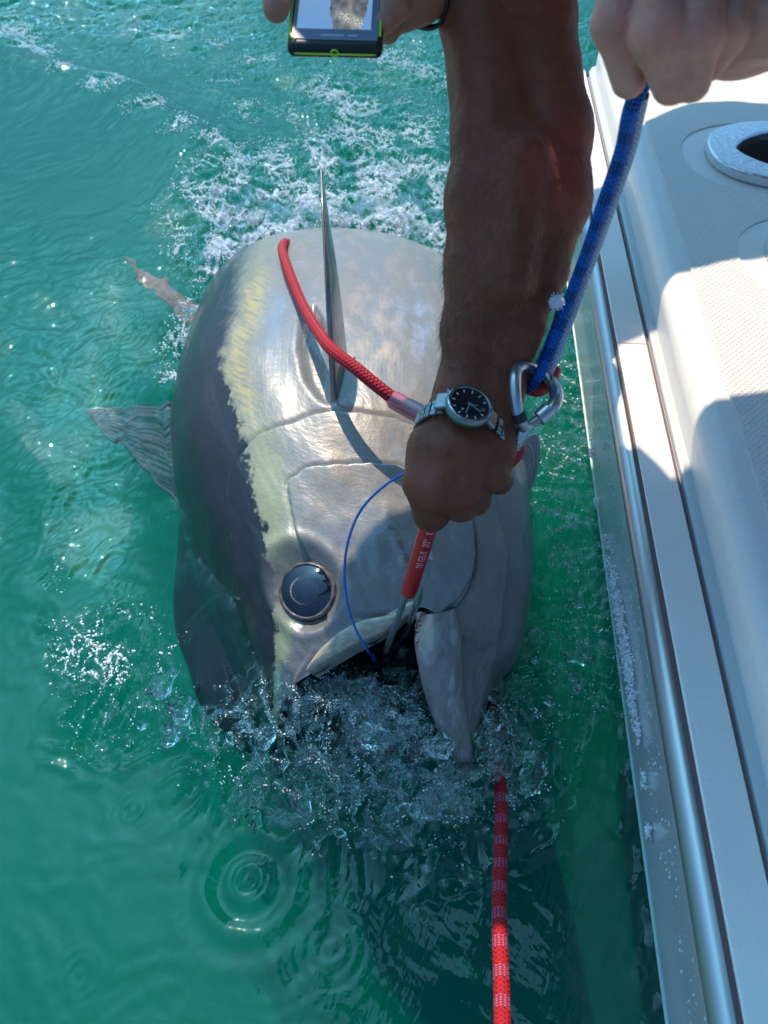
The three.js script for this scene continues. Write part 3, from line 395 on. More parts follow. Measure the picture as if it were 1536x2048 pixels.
  const pel = blade([P(1040, 880, 0.13), P(1075, 868, 0.11), P(1080, 900, 0.09), P(1072, 950, 0.06), P(1048, 1010, 0.05)], [P(1030, 900, 0.12), P(1036, 920, 0.10), P(1040, 950, 0.08), P(1042, 980, 0.06), P(1046, 1012, 0.05)], 0.004);
  part('pelvic_fin', pel, std({ map: finStripe([0.16, 0.14, 0.14], [0.46, 0.46, 0.48]), roughness: 0.3, clearcoat: 0.9, clearcoatRoughness: 0.1, side: THREE.DoubleSide }), tuna);
  const jit = (l, k) => { const o = []; const c = new THREE.CatmullRomCurve3(l); for (let i = 0; i <= 16; i++) { const p = c.getPoint(i / 16), w = Math.min(1, i / 3); o.push(p.add(V(0.008 * w * n2(i * 0.9, k), 0.004 * n2(i * 0.7, k + 4), 0.010 * w * n2(i * 0.8, k + 9)))); } return o; };
  const under = (y) => (px, py, k = 1) => P(px, py, -y * k), f1 = under(0.055), f2 = under(0.05);
  const dors = blade(jit([f1(430, 800, 0.7), f1(330, 806), f1(250, 812), f1(172, 818, 1.1)], 1), jit([f1(440, 1080, 0.7), f1(380, 1040), f1(290, 940), f1(180, 838, 1.1)], 2), 0.004);
  tag(part('dorsal_fin', dors, std({ map: finStripe([0.012, 0.020, 0.030], [0.10, 0.085, 0.12]), roughness: 0.8, specularIntensity: 0.1, side: THREE.DoubleSide }), tuna), 'purple-grey dorsal fin spread just under the surface');
  const dors2 = blade(jit([f2(430, 640, 0.6), f2(370, 600), f2(330, 560), f2(290, 540), f2(252, 512, 1.2)], 3), jit([f2(420, 676, 0.6), f2(350, 628), f2(314, 588), f2(282, 560), f2(250, 518, 1.2)], 4), 0.006);
  tag(part('second_dorsal_fin', dors2, std({ map: finStripe([0.12, 0.065, 0.05], [0.24, 0.14, 0.11]), roughness: 0.8, specularIntensity: 0.1, side: THREE.DoubleSide }), tuna), 'reddish-brown sickle fin under the surface');
  const tail = (s) => blade([V(-0.28, -0.52, -1.9), V(-0.30, -0.55, -2.05), V(-0.30 + s * 0.16, -0.6, -2.2), V(-0.31 + s * 0.32, -0.66, -2.36)], [V(-0.29, -0.53, -2.06), V(-0.30 + s * 0.02, -0.57, -2.15), V(-0.305 + s * 0.17, -0.62, -2.27), V(-0.31 + s * 0.325, -0.665, -2.37)], 0.008);
  part('tail_fin', mergeGeometries([tail(1), tail(-1)]), std({ color: rgb(0.03, 0.035, 0.045), roughness: 0.4, side: THREE.DoubleSide }), tuna);
}

// ---------- people ----------
const skinTex = tex(256, 256, (u, v) => { const k = fbm(u * 30, v * 30, 3) + 0.5 * n2(u * 150, v * 150); return 0.5 + 0.35 * k; }, false); skinTex.repeat.set(14, 14);
const skinOf = (o = {}) => std(Object.assign({ vertexColors: true, roughness: 0.52, specularIntensity: 0.4, clearcoat: 0.03, clearcoatRoughness: 0.35, bumpMap: skinTex, bumpScale: 0.00025, sheen: 0.0 }, o));
function boxOf(bones, pad) { const lo = V(9, 9, 9), hi = V(-9, -9, -9); for (const [a, b, ra, rb] of bones) { const r = Math.max(ra, rb) + pad; for (const p of [a, b]) { lo.min(p.clone().subScalar(r)); hi.max(p.clone().addScalar(r)); } } return [lo, hi]; }
const spots = (list) => (x, y, z) => { let m = 0; for (const [p, r, s] of list) m = Math.max(m, s * Math.exp(-((x - p.x) ** 2 + (y - p.y) ** 2 + (z - p.z) ** 2) / (r * r))); return m; };
function tan(base0, red, list) { const f = spots(list); return (x, y, z) => { const k = 1 + 0.16 * fbm3(x * 40, y * 40, z * 40, 3) + 0.10 * n3(x * 160, y * 160, z * 160), c = MIX(base0, red, f(x, y, z) + 0.25 * clamp(n3(x * 22, y * 22, z * 22))); return c.map((q) => q * k); }; }

// person with the watch: arm reaching down over the water, torso leaning over the gunwale
const angler = base('person'); tag(angler, 'person reaching a bare tanned arm and fist down to the tuna', 'person', null);
const WR = D(948, 790, 0.672), EL = D(1034, 330, 0.655), EL2 = D(1014, 0, 0.66), SH = V(0.025, 0.80, -1.05);
{
  const wL = D(930, 775, 0.672), wR = D(990, 780, 0.676), hL = D(943, 660, 0.668), hR = D(1020, 660, 0.672), fL = D(972, 540, 0.665), fR = D(1060, 540, 0.67), eL = D(976, 400, 0.655), eR = D(1096, 395, 0.66), e2L = D(986, 270, 0.655), e2R = D(1100, 265, 0.66), uL = D(968, 30, 0.66), uR = D(1062, 30, 0.66), sL = V(0.0, 0.79, -1.02), sR = V(0.045, 0.79, -1.03);
  const K = [D(845, 968, 0.645), D(877, 982, 0.636), D(925, 978, 0.640), D(985, 950, 0.652)];                                   // knuckles, index to little finger
  const PIP = [D(862, 1026, 0.668), D(922, 1012, 0.660), D(952, 1000, 0.668), D(998, 962, 0.690)];
  const DIP = [D(905, 1000, 0.705), D(945, 985, 0.702), D(965, 970, 0.705), D(990, 945, 0.715)];
  const TIP = [D(915, 975, 0.690), D(945, 960, 0.690), D(960, 945, 0.692), D(975, 930, 0.700)];
  const B = [[sL, uL, 0.048, 0.0375], [sR, uR, 0.048, 0.0365], [uL, e2L, 0.0375, 0.0345], [uR, e2R, 0.0365, 0.0345], [e2L, eL, 0.0345, 0.0355], [e2R, eR, 0.0345, 0.0355], [eL, fL, 0.0355, 0.0350], [eR, fR, 0.0355, 0.0310], [fL, hL, 0.0350, 0.0255], [fR, hR, 0.0310, 0.0270], [hL, wL, 0.0255, 0.0215], [hR, wR, 0.0270, 0.0225], [D(1010, 560, 0.64), D(1040, 330, 0.632), 0.024, 0.028]];
  B.push([wL, D(862, 900, 0.655), 0.0225, 0.019], [wL, D(893, 905, 0.65), 0.0225, 0.020], [wR, D(930, 900, 0.652), 0.0225, 0.020], [wR, D(982, 900, 0.664), 0.0225, 0.019]);
  [D(862, 900, 0.655), D(893, 905, 0.65), D(930, 900, 0.652), D(985, 900, 0.664)].forEach((m, i) => B.push([m, K[i], 0.019, [0.0165, 0.0165, 0.0155, 0.0145][i]]));
  B.push([D(870, 920, 0.675), D(980, 920, 0.685), 0.02, 0.018]);                                                            // heel of the palm
  const F = [], fr = [0.0150, 0.0130, 0.0118, 0.0108];
  K.forEach((k, i) => F.push([k, PIP[i], fr[i] * 1.02, fr[i]], [PIP[i], DIP[i], fr[i], fr[i] * 0.9], [DIP[i], TIP[i], fr[i] * 0.9, fr[i] * 0.8]));
  F.push([D(865, 900, 0.685), D(868, 960, 0.705), 0.017, 0.014], [D(868, 960, 0.705), D(905, 1000, 0.728), 0.014, 0.012]);   // thumb behind the handle
  const all = [...B, ...F], s1 = sdfOf(B, 0.012), s2 = F.reduce((o, f, i) => { const q = Math.floor(i / 3); (o[q] ??= []).push(f); return o; }, []).map((f) => sdfOf(f, 0.008));
  const bump = [K[1], K[2], K[0]], TEND = [[D(905, 880, 0.632), K[1]], [D(930, 885, 0.630), K[2]], [D(885, 885, 0.634), K[0]], [D(950, 640, 0.628), D(905, 420, 0.625)], [D(1010, 650, 0.630), D(1045, 430, 0.605)], [D(985, 880, 0.640), D(935, 900, 0.630)]].map(([a, b]) => [a, b]);
  const sdf = (x, y, z) => { let s = s1(x, y, z); const fs = s2.map((f) => f(x, y, z)); let f = fs[0]; for (let i = 1; i < fs.length; i++) { const k = 0.0011, h = Math.max(k - Math.abs(f - fs[i]), 0) / k; f = Math.min(f, fs[i]) - h * h * k * 0.25; } const k = 0.006, h = Math.max(k - Math.abs(s - f), 0) / k; s = Math.min(s, f) - h * h * k * 0.25; for (const q of bump) s -= 0.0022 * Math.exp(-((x - q.x) ** 2 + (y - q.y) ** 2 + (z - q.z) ** 2) / 0.00012); for (const [a, b] of TEND) { const dx = b.x - a.x, dy = b.y - a.y, dz = b.z - a.z, t = clamp(((x - a.x) * dx + (y - a.y) * dy + (z - a.z) * dz) / (dx * dx + dy * dy + dz * dz)), e = (x - a.x - dx * t) ** 2 + (y - a.y - dy * t) ** 2 + (z - a.z - dz * t) ** 2; s -= 0.0016 * Math.exp(-e / 0.00005); } return s + 0.0006 * n3(x * 45, y * 45, z * 45) + 0.0002 * n3(x * 170, y * 170, z * 170); };
  const [lo, hi] = boxOf(all.filter((b) => b[0] !== sL && b[0] !== sR), 0.012);
  const col = tan([0.190, 0.062, 0.031], [0.30, 0.062, 0.042], [[K[0], 0.018, 0.4], [K[1], 0.016, 0.9], [K[2], 0.016, 0.95], [K[3], 0.018, 0.35], [D(1125, 320, 0.62), 0.05, 0.8], [D(1070, 120, 0.62), 0.06, 0.3]]);
  const arm = isoMesh(sdf, lo, hi, 0.0027, col);
  // torso, neck and head above the picture, one surface with the arm
  const NK = V(-0.03, 0.90, -1.25), HD = V(-0.095, 0.955, -0.925), TR = V(0.34, 0.88, -1.45);
  const far = [[SH, NK, 0.052, 0.075],  [NK, TR, 0.085, 0.14], [TR, V(0.75, 0.86, -1.45), 0.145, 0.15], [NK, HD, 0.062, 0.060], [V(0.10, 0.90, -1.40), V(0.36, 0.76, -1.44), 0.07, 0.055], [sL, uL, 0.048, 0.0375], [sR, uR, 0.048, 0.0365], [sL, SH, 0.05, 0.06], [HD, HD.clone().add(V(-0.03, 0.005, 0)), 0.088, 0.085], [HD.clone().add(V(-0.07, -0.03, 0.01)), HD.clone().add(V(-0.09, -0.05, 0.02)), 0.055, 0.04], [HD.clone().add(V(-0.118, -0.02, 0)), HD.clone().add(V(-0.13, -0.035, 0)), 0.010, 0.014], [HD.clone().add(V(0, -0.01, 0.088)), HD.clone().add(V(-0.01, -0.03, 0.088)), 0.018, 0.014], [HD.clone().add(V(0, -0.01, -0.088)), HD.clone().add(V(-0.01, -0.03, -0.088)), 0.018, 0.014]];
  const fs = sdfOf(far, 0.04); const [l2, h2] = boxOf(far, 0.03);
  const rest = isoMesh((x, y, z) => fs(x, y, z), l2, h2, 0.012, col);
  part('body', mergeGeometries([arm, rest]), skinOf(), angler);
  const shirt = [[SH.clone().lerp(NK, 0.25), NK.clone().lerp(TR, 0.2), 0.066, 0.09],  [NK.clone().lerp(TR, 0.2), TR, 0.10, 0.152], [TR, V(0.78, 0.86, -1.48), 0.155, 0.16], [V(0.14, 0.89, -1.40), V(0.27, 0.80, -1.43), 0.085, 0.075]];
  const ss = sdfOf(shirt, 0.05), [l3, h3] = boxOf(shirt, 0.03); part('shirt', isoMesh((x, y, z) => ss(x, y, z) + 0.004 * n3(x * 14, y * 14, z * 14), l3, h3, 0.014), std({ color: rgb(0.10, 0.14, 0.20), roughness: 0.85 }), angler);
  const brim = new THREE.LatheGeometry([[0.088, 0.0], [0.115, -0.010], [0.142, -0.024], [0.148, -0.029], [0.146, -0.033], [0.115, -0.018], [0.085, -0.008], [0.088, 0.0]].map(([r, y]) => new THREE.Vector2(r, y)), 48);
  const cap = mergeGeometries([new THREE.SphereGeometry(0.097, 28, 14, 0, Math.PI * 2, 0, Math.PI * 0.5).translate(0, 0, 0), brim].map((g, i) => (i ? g.scale(1.38, 1, 1.32) : g).rotateZ(0.10).rotateX(0.1).translate(HD.x - 0.01, HD.y + 0.03, HD.z)));
  part('shading_hat', cap, std({ color: rgb(0.15, 0.16, 0.18), roughness: 0.9 }), angler);  // hat added out of view, brim stretched to shade arm and fish face
  // fine dark hair on the forearm
  const R = rng(77), hairs = [], pa = arm.attributes.position, na = arm.attributes.normal, axis = WR.clone().sub(EL).normalize();
  const strand = new THREE.ConeGeometry(0.00011, 1, 3, 2, true).translate(0, 0.5, 0); { const p = strand.attributes.position; for (let i = 0; i < p.count; i++) { const y = p.getY(i); p.setX(i, p.getX(i) + 0.0); p.setZ(i, p.getZ(i) + 0.25 * y * y * 0.0); } }
  for (let tries = 0; tries < 60000 && hairs.length < 4200; tries++) {
    const i = Math.floor(R() * pa.count), p = V(pa.getX(i), pa.getY(i), pa.getZ(i)), n = V(na.getX(i), na.getY(i), na.getZ(i)), along = p.clone().sub(EL).dot(axis), L = WR.distanceTo(EL);
    if (along < -0.02 || along > L + 0.055 || (along > L - 0.018 && along < L + 0.018)) continue; if (along > L && R() < 0.75) continue; if (R() > 0.35 + 0.65 * smooth(0, L, along)) continue;
    const dir = n.clone().multiplyScalar(0.34 + R() * 0.25).addScaledVector(axis, 0.9).add(V(R() - 0.5, R() - 0.5, R() - 0.5).multiplyScalar(0.7)).normalize();
    hairs.push(new THREE.Matrix4().compose(p, new THREE.Quaternion().setFromUnitVectors(V(0, 1, 0), dir), V(1, 0.005 + R() * 0.007, 1)));
  }
  const hm = new THREE.InstancedMesh(strand, std({ color: rgb(0.05, 0.03, 0.02), roughness: 0.6 }), hairs.length); hairs.forEach((m, i) => hm.setMatrixAt(i, m)); hm.name = 'arm_hair'; tag(hm, null, null, null, 'stuff'); angler.add(hm);
}

// person pulling the blue rope: a blurred near fist, forearm, shoulder and torso to the right of the picture
const puller = base('person'); tag(puller, 'person gripping the blue rope in a pale fist at the top right', 'person');
{
  const q = (x, y, d) => D(x, y, d);
  const palm = [[q(1400, 20, 0.425), q(1480, 40, 0.42), 0.024, 0.026], [q(1480, 40, 0.42), q(1640, 20, 0.43), 0.024, 0.026], [q(1300, -60, 0.425), q(1600, -30, 0.43), 0.024, 0.030], [q(1640, 10, 0.43), q(2100, -60, 0.50), 0.031, 0.040], [q(2100, -60, 0.50), V(0.62, 0.82, -0.46), 0.040, 0.052], [V(0.62, 0.82, -0.46), V(0.66, 1.02, -0.62), 0.052, 0.06], [V(0.18, 1.12, -0.72), V(0.20, 1.22, -0.64), 0.062, 0.06], [V(0.20, 1.27, -0.60), V(0.18, 1.27, -0.60), 0.09, 0.087]];
  const fingers = [
    [[q(1245, -90, 0.42), q(1232, 45, 0.400), 0.0118, 0.0120], [q(1232, 45, 0.400), q(1258, 160, 0.412), 0.0118, 0.0094]],
    [[q(1330, -70, 0.40), q(1316, 66, 0.384), 0.0138, 0.0138], [q(1316, 66, 0.384), q(1344, 168, 0.398), 0.0132, 0.0104]],
    [[q(1400, -40, 0.395), q(1394, 70, 0.382), 0.0128, 0.0126], [q(1394, 70, 0.382), q(1384, 166, 0.396), 0.0122, 0.0096]],
    [[q(1462, -10, 0.40), q(1448, 66, 0.392), 0.0118, 0.0114], [q(1448, 66, 0.392), q(1420, 128, 0.404), 0.0110, 0.0086]],
    [[q(1560, 50, 0.40), q(1480, 66, 0.405), 0.016, 0.0135], [q(1480, 70, 0.410), q(1420, 96, 0.418), 0.0135, 0.010]],
  ].map((f) => sdfOf(f, 0.006));
  const ps = sdfOf(palm, 0.018);
  const sdf = (x, y, z) => { let f = 1; for (const g of fingers) { const v = g(x, y, z), k = 0.0012, h = Math.max(k - Math.abs(f - v), 0) / k; f = Math.min(f, v) - h * h * k * 0.25; } const s = ps(x, y, z), k = 0.006, h = Math.max(k - Math.abs(s - f), 0) / k; return Math.min(s, f) - h * h * k * 0.25; };
  const col = tan([0.70, 0.31, 0.215], [0.60, 0.20, 0.16], [[q(1245, 60, 0.385), 0.02, 0.5], [q(1330, 60, 0.36), 0.02, 0.5], [q(1400, 60, 0.36), 0.016, 0.9]]);
  const hand = isoMesh(sdf, V(0.06, 0.56, -0.56), V(0.34, 0.80, -0.30), 0.0028, col);
  const cuts = [[q(1640, 10, 0.43), q(2100, -60, 0.50), 0.031, 0.040], palm[4], palm[5], palm[6], palm[7]]; const a2 = sdfOf(cuts, 0.03), [l, h] = boxOf(cuts, 0.02), fore = isoMesh(a2, l, h, 0.006, col);
  part('body', mergeGeometries([hand, fore]), skinOf({ roughness: 0.5 }), puller);
  const shirt = [[V(0.64, 0.90, -0.52), V(0.62, 1.02, -0.66), 0.075, 0.11], [V(0.155, 1.08, -0.97), V(0.60, 1.04, -0.98), 0.115, 0.17], [V(0.05, 1.07, -0.68), V(0.60, 1.0, -0.60), 0.115, 0.17], [V(0.06, 1.08, -0.50), V(0.60, 1.0, -0.36), 0.11, 0.16], [V(0.60, 1.04, -0.70), V(1.0, 0.80, -0.55), 0.18, 0.17]]; const ss = sdfOf(shirt, 0.06), [l3, h3] = boxOf(shirt, 0.04);  // unseen torso widened with extra capsules to shade deck and darken reflections
  part('shirt', isoMesh(ss, l3, h3, 0.016), std({ color: rgb(0.06, 0.075, 0.09), roughness: 0.85 }), puller);
}

// the photographer, above and behind the lens: only mirrored in the water
const taker = base('person'); tag(taker, 'photographer leaning over the gunwale, mirrored as a dark shape in the water', 'person');
{
  const col = tan([0.40, 0.22, 0.15], [0.45, 0.2, 0.15], []), H = V(-0.04, 1.38, -0.32);
  const b = [[V(0.14, 1.27, -0.10), H, 0.062, 0.06], [H, H.clone().add(V(-0.04, -0.01, -0.03)), 0.092, 0.088], [H.clone().add(V(-0.08, -0.05, -0.05)), H.clone().add(V(-0.09, -0.07, -0.06)), 0.05, 0.04], [V(0.32, 1.20, -0.08), V(0.26, 0.98, 0.05), 0.052, 0.042], [V(0.26, 0.98, 0.05), V(0.07, 0.935, 0.05), 0.040, 0.03], [V(0.07, 0.935, 0.05), V(0.04, 0.93, 0.03), 0.028, 0.02], [V(0.05, 1.22, 0.06), V(-0.10, 1.08, 0.16), 0.052, 0.042], [V(-0.10, 1.08, 0.16), V(-0.08, 0.97, 0.06), 0.04, 0.028], [V(-0.08, 0.97, 0.06), V(-0.05, 0.94, 0.04), 0.026, 0.02]];
  const f = sdfOf(b, 0.03), [lo, hi] = boxOf(b, 0.02); part('body', isoMesh(f, lo, hi, 0.009, col), skinOf(), taker);
  const sh = [[V(0.16, 1.25, -0.10), V(0.70, 1.0, 0.36), 0.17, 0.19], [V(0.30, 1.22, -0.12), V(0.29, 1.08, -0.02), 0.085, 0.07], [V(0.08, 1.25, 0.0), V(-0.03, 1.15, 0.10), 0.085, 0.065]], g = sdfOf(sh, 0.06), [l, h] = boxOf(sh, 0.03);
  part('shirt', isoMesh(g, l, h, 0.016), std({ color: rgb(0.05, 0.07, 0.10), roughness: 0.85 }), taker);
  part('cap', mergeGeometries([new THREE.SphereGeometry(0.10, 28, 14, 0, Math.PI * 2, 0, Math.PI * 0.55).rotateX(-0.4).translate(H.x - 0.02, H.y + 0.015, H.z - 0.01), new THREE.CylinderGeometry(0.085, 0.09, 0.006, 28, 1, false, Math.PI * 0.5, Math.PI).rotateX(-0.5).translate(H.x - 0.03, H.y + 0.0, H.z - 0.085)]), std({ color: rgb(0.06, 0.06, 0.07), roughness: 0.9 }), taker);
}

// person filming: two hands round a phone
const filmer = base('person'); tag(filmer, 'person holding a phone out over the water, dark band on wrist', 'person');
const PH = { c: D(668, 92, 0.585) };
const pL = V(-0.03, 0.30, -0.95).normalize(), pX = V(1, 0.0, -0.06).addScaledVector(pL, -V(1, 0, -0.06).dot(pL)).normalize(), pN = pX.clone().cross(pL).normalize();
const phoneAt = (x, y, z) => PH.c.clone().addScaledVector(pX, x).addScaledVector(pL, y).addScaledVector(pN, z);          // x across, y along from the near edge, z up from the screen
{
  const a = (x, y, z) => phoneAt(x, y, z);
  const right = [[D(848, -8, 0.64), D(815, 0, 0.63), 0.0165, 0.019], [D(815, 0, 0.63), D(800, -40, 0.63), 0.019, 0.020], [D(848, -8, 0.64), D(940, -140, 0.70), 0.0185, 0.026], [D(940, -140, 0.70), V(0.12, 1.0, -0.74), 0.028, 0.042], [V(0.12, 1.0, -0.74), V(0.30, 1.2, -0.88), 0.042, 0.05]];
  const rf = [[[D(812, -10, 0.622), D(790, 15, 0.605), 0.0125, 0.0105], [D(790, 15, 0.605), D(768, 48, 0.60), 0.0105, 0.0082]], [[D(815, 18, 0.635), D(775, 60, 0.625), 0.0105, 0.0095], [D(775, 60, 0.625), D(735, 62, 0.628), 0.0095, 0.008]], [[D(800, -30, 0.64), D(760, -20, 0.63), 0.012, 0.010], [D(760, -20, 0.63), D(725, -10, 0.63), 0.010, 0.009]]];
  const left = [[D(560, -40, 0.64), D(540, -110, 0.64), 0.022, 0.024], [D(540, -110, 0.64), V(-0.05, 1.03, -0.80), 0.026, 0.042], [V(-0.05, 1.03, -0.80), V(0.18, 1.26, -1.02), 0.042, 0.05]];
  const lf = [[[D(553, -30, 0.60), D(552, 16, 0.59), 0.0125, 0.0105]], [[D(560, -40, 0.64), D(600, -5, 0.63), 0.012, 0.0095]], [[D(548, -60, 0.65), D(600, -40, 0.64), 0.012, 0.0095]]];
  const mk = (pal, fs) => { const p = sdfOf(pal, 0.012), f = fs.map((g) => sdfOf(g, 0.005)); return (x, y, z) => { let m = 1; for (const g of f) m = Math.min(m, g(x, y, z)); const s = p(x, y, z), k = 0.008, h = Math.max(k - Math.abs(s - m), 0) / k; return Math.min(s, m) - h * h * k * 0.25; }; };
  const col = tan([0.36, 0.18, 0.12], [0.50, 0.19, 0.15], [[D(770, 42, 0.60), 0.014, 0.5], [D(552, 16, 0.59), 0.014, 0.6]]);
  const [lo, hi] = boxOf([...right, ...rf.flat()], 0.01), [lo2, hi2] = boxOf([...left, ...lf.flat()], 0.01);
  part('body', mergeGeometries([isoMesh(mk(right, rf), lo, hi, 0.0045, col), isoMesh(mk(left, lf), lo2, hi2, 0.0045, col)]), skinOf(), filmer);
  const shirt = [[V(0.20, 1.09, -0.80), V(0.44, 1.32, -0.95), 0.06, 0.11], [V(0.06, 1.14, -0.93), V(0.40, 1.36, -1.12), 0.06, 0.11], [V(0.46, 1.34, -1.04), V(0.98, 1.22, -1.2), 0.15, 0.17]]; const ss = sdfOf(shirt, 0.05), [l3, h3] = boxOf(shirt, 0.03);
  part('shirt', isoMesh(ss, l3, h3, 0.016), std({ color: rgb(0.55, 0.56, 0.58), roughness: 0.85 }), filmer);
  const w0 = D(853, 3, 0.642), w1 = D(880, -36, 0.662), ax = w1.clone().sub(w0).normalize(); const Q = new THREE.Quaternion().setFromUnitVectors(V(0, 1, 0), ax);
  const band = base('wristband'); tag(band, 'black band on the wrist beside the phone', 'wristband');
  part('strap', new THREE.LatheGeometry([[0.0185, -0.005], [0.0212, -0.0045], [0.0216, 0.0045], [0.0195, 0.005]].map(([r, y]) => new THREE.Vector2(r, y)), 40).applyQuaternion(Q).translate(w0.x, w0.y, w0.z), std({ color: rgb(0.02, 0.022, 0.025), roughness: 0.5 }), band);
  part('clasp', new RoundedBoxGeometry(0.012, 0.014, 0.004, 3, 0.0015).translate(0, 0, 0.0214).applyQuaternion(Q).translate(w0.x, w0.y, w0.z), std({ color: rgb(0.05, 0.05, 0.055), roughness: 0.3, metalness: 0.5 }), band);
}
{ // the phone
  const phone = base('phone'); tag(phone, 'black phone in a lime-edged case held over the water', 'phone');
  const M = new THREE.Matrix4().makeBasis(pX, pL, pN).setPosition(PH.c), w = 0.0745, l = 0.150, t = 0.0125;
  const put = (g) => g.applyMatrix4(M);
  part('case', put(new RoundedBoxGeometry(w, l, t, 6, 0.0055).translate(0, l / 2, -t / 2)), std({ color: rgb(0.008, 0.009, 0.012), roughness: 0.45 }), phone);
  const lime = std({ color: rgb(0.42, 0.68, 0.05), roughness: 0.5 });
  const loop = (z, o, y0 = 0) => { const p = [], r = 0.008; const c = [[w / 2 - r, r, -90], [w / 2 - r, l - r, 0], [-w / 2 + r, l - r, 90], [-w / 2 + r, r, 180]]; for (const [cx, cy, a0] of c) for (let k = 0; k <= 5; k++) { const a = (a0 + k * 18) * Math.PI / 180; p.push(phoneAt(cx + Math.cos(a) * (r + o), cy + y0 + Math.sin(a) * (r + o), z)); } return p; };
  part('lime_edge', tube(loop(-0.0068, -0.0002), 0.00085, 160, 8, true), lime, phone);
  part('lime_edge', tube([phoneAt(-w / 2 + 0.007, 0.0060, 0.0002), phoneAt(-w / 2 + 0.0035, 0.0085, 0.0002), phoneAt(-w / 2 + 0.0023, 0.016, 0.0002), phoneAt(-w / 2 + 0.0023, 0.14, 0.0002)], 0.0011, 60, 8), lime, phone);
  part('lime_edge', tube([phoneAt(w / 2 - 0.0023, 0.011, 0.0002), phoneAt(w / 2 - 0.0023, 0.14, 0.0002)], 0.0011, 60, 8), lime, phone);
  part('port_ring', new THREE.TorusGeometry(0.0028, 0.0007, 8, 24).rotateX(Math.PI / 2).translate(0, 0.0001, -0.0062).applyMatrix4(M), lime, phone);
  const glass = put(new RoundedBoxGeometry(w - 0.0075, l - 0.013, 0.0010, 3, 0.0004).translate(0, l / 2, 0.0002));
  part('glass', glass, std({ color: rgb(0.20, 0.26, 0.36), roughness: 0.12, clearcoat: 1, clearcoatRoughness: 0.03 }), phone);
  const shot = tex(256, 384, (u, v) => {   // a picture of the water and the fish on the screen
    const bx = u - 0.68, by = v - 0.34, r = Math.hypot(bx * 1.15, by * 0.62); let c = MIX([0.20, 0.38, 0.60], [0.30, 0.46, 0.62], v * 1.4 + 0.2 * fbm(u * 4, v * 4, 2));
    const edge = 0.30 + 0.03 * fbm(u * 9, v * 9, 2); if (r < edge) { c = MIX([0.11, 0.115, 0.12], [0.24, 0.24, 0.24], 0.5 + fbm(u * 6, v * 9, 3)); const b = Math.exp(-(((by + 0.24 + bx * 0.28) / 0.05) ** 2)) * smooth(-0.25, 0.0, bx); c = MIX(c, [0.85, 0.72, 0.55], clamp(b * (0.8 + 1.2 * n2(u * 40, v * 40)))); c = MIX(c, [0.45, 0.36, 0.27], 0.7 * Math.exp(-(((bx + 0.02 + by * 0.3) / 0.03) ** 2)) * smooth(0.05, -0.15, by)); }
    return c;
  });
  const scr = new THREE.PlaneGeometry(w - 0.0165, l - 0.030).translate(-0.0012, l / 2 + 0.002, 0.00115).applyMatrix4(M);
  part('screen', scr, std({ map: shot, emissiveMap: shot, emissive: rgb(0.5, 0.5, 0.5), roughness: 0.12, clearcoat: 1, clearcoatRoughness: 0.03 }), phone);
  part('button', put(mergeGeometries([new RoundedBoxGeometry(0.018, 0.0022, 0.0006, 2, 0.0002).translate(-0.002, 0.0105, 0.0008), new RoundedBoxGeometry(0.007, 0.002, 0.0006, 2, 0.0002).translate(0.014, 0.0105, 0.0008)])), std({ color: rgb(0.42, 0.48, 0.55), roughness: 0.3 }), phone);
}

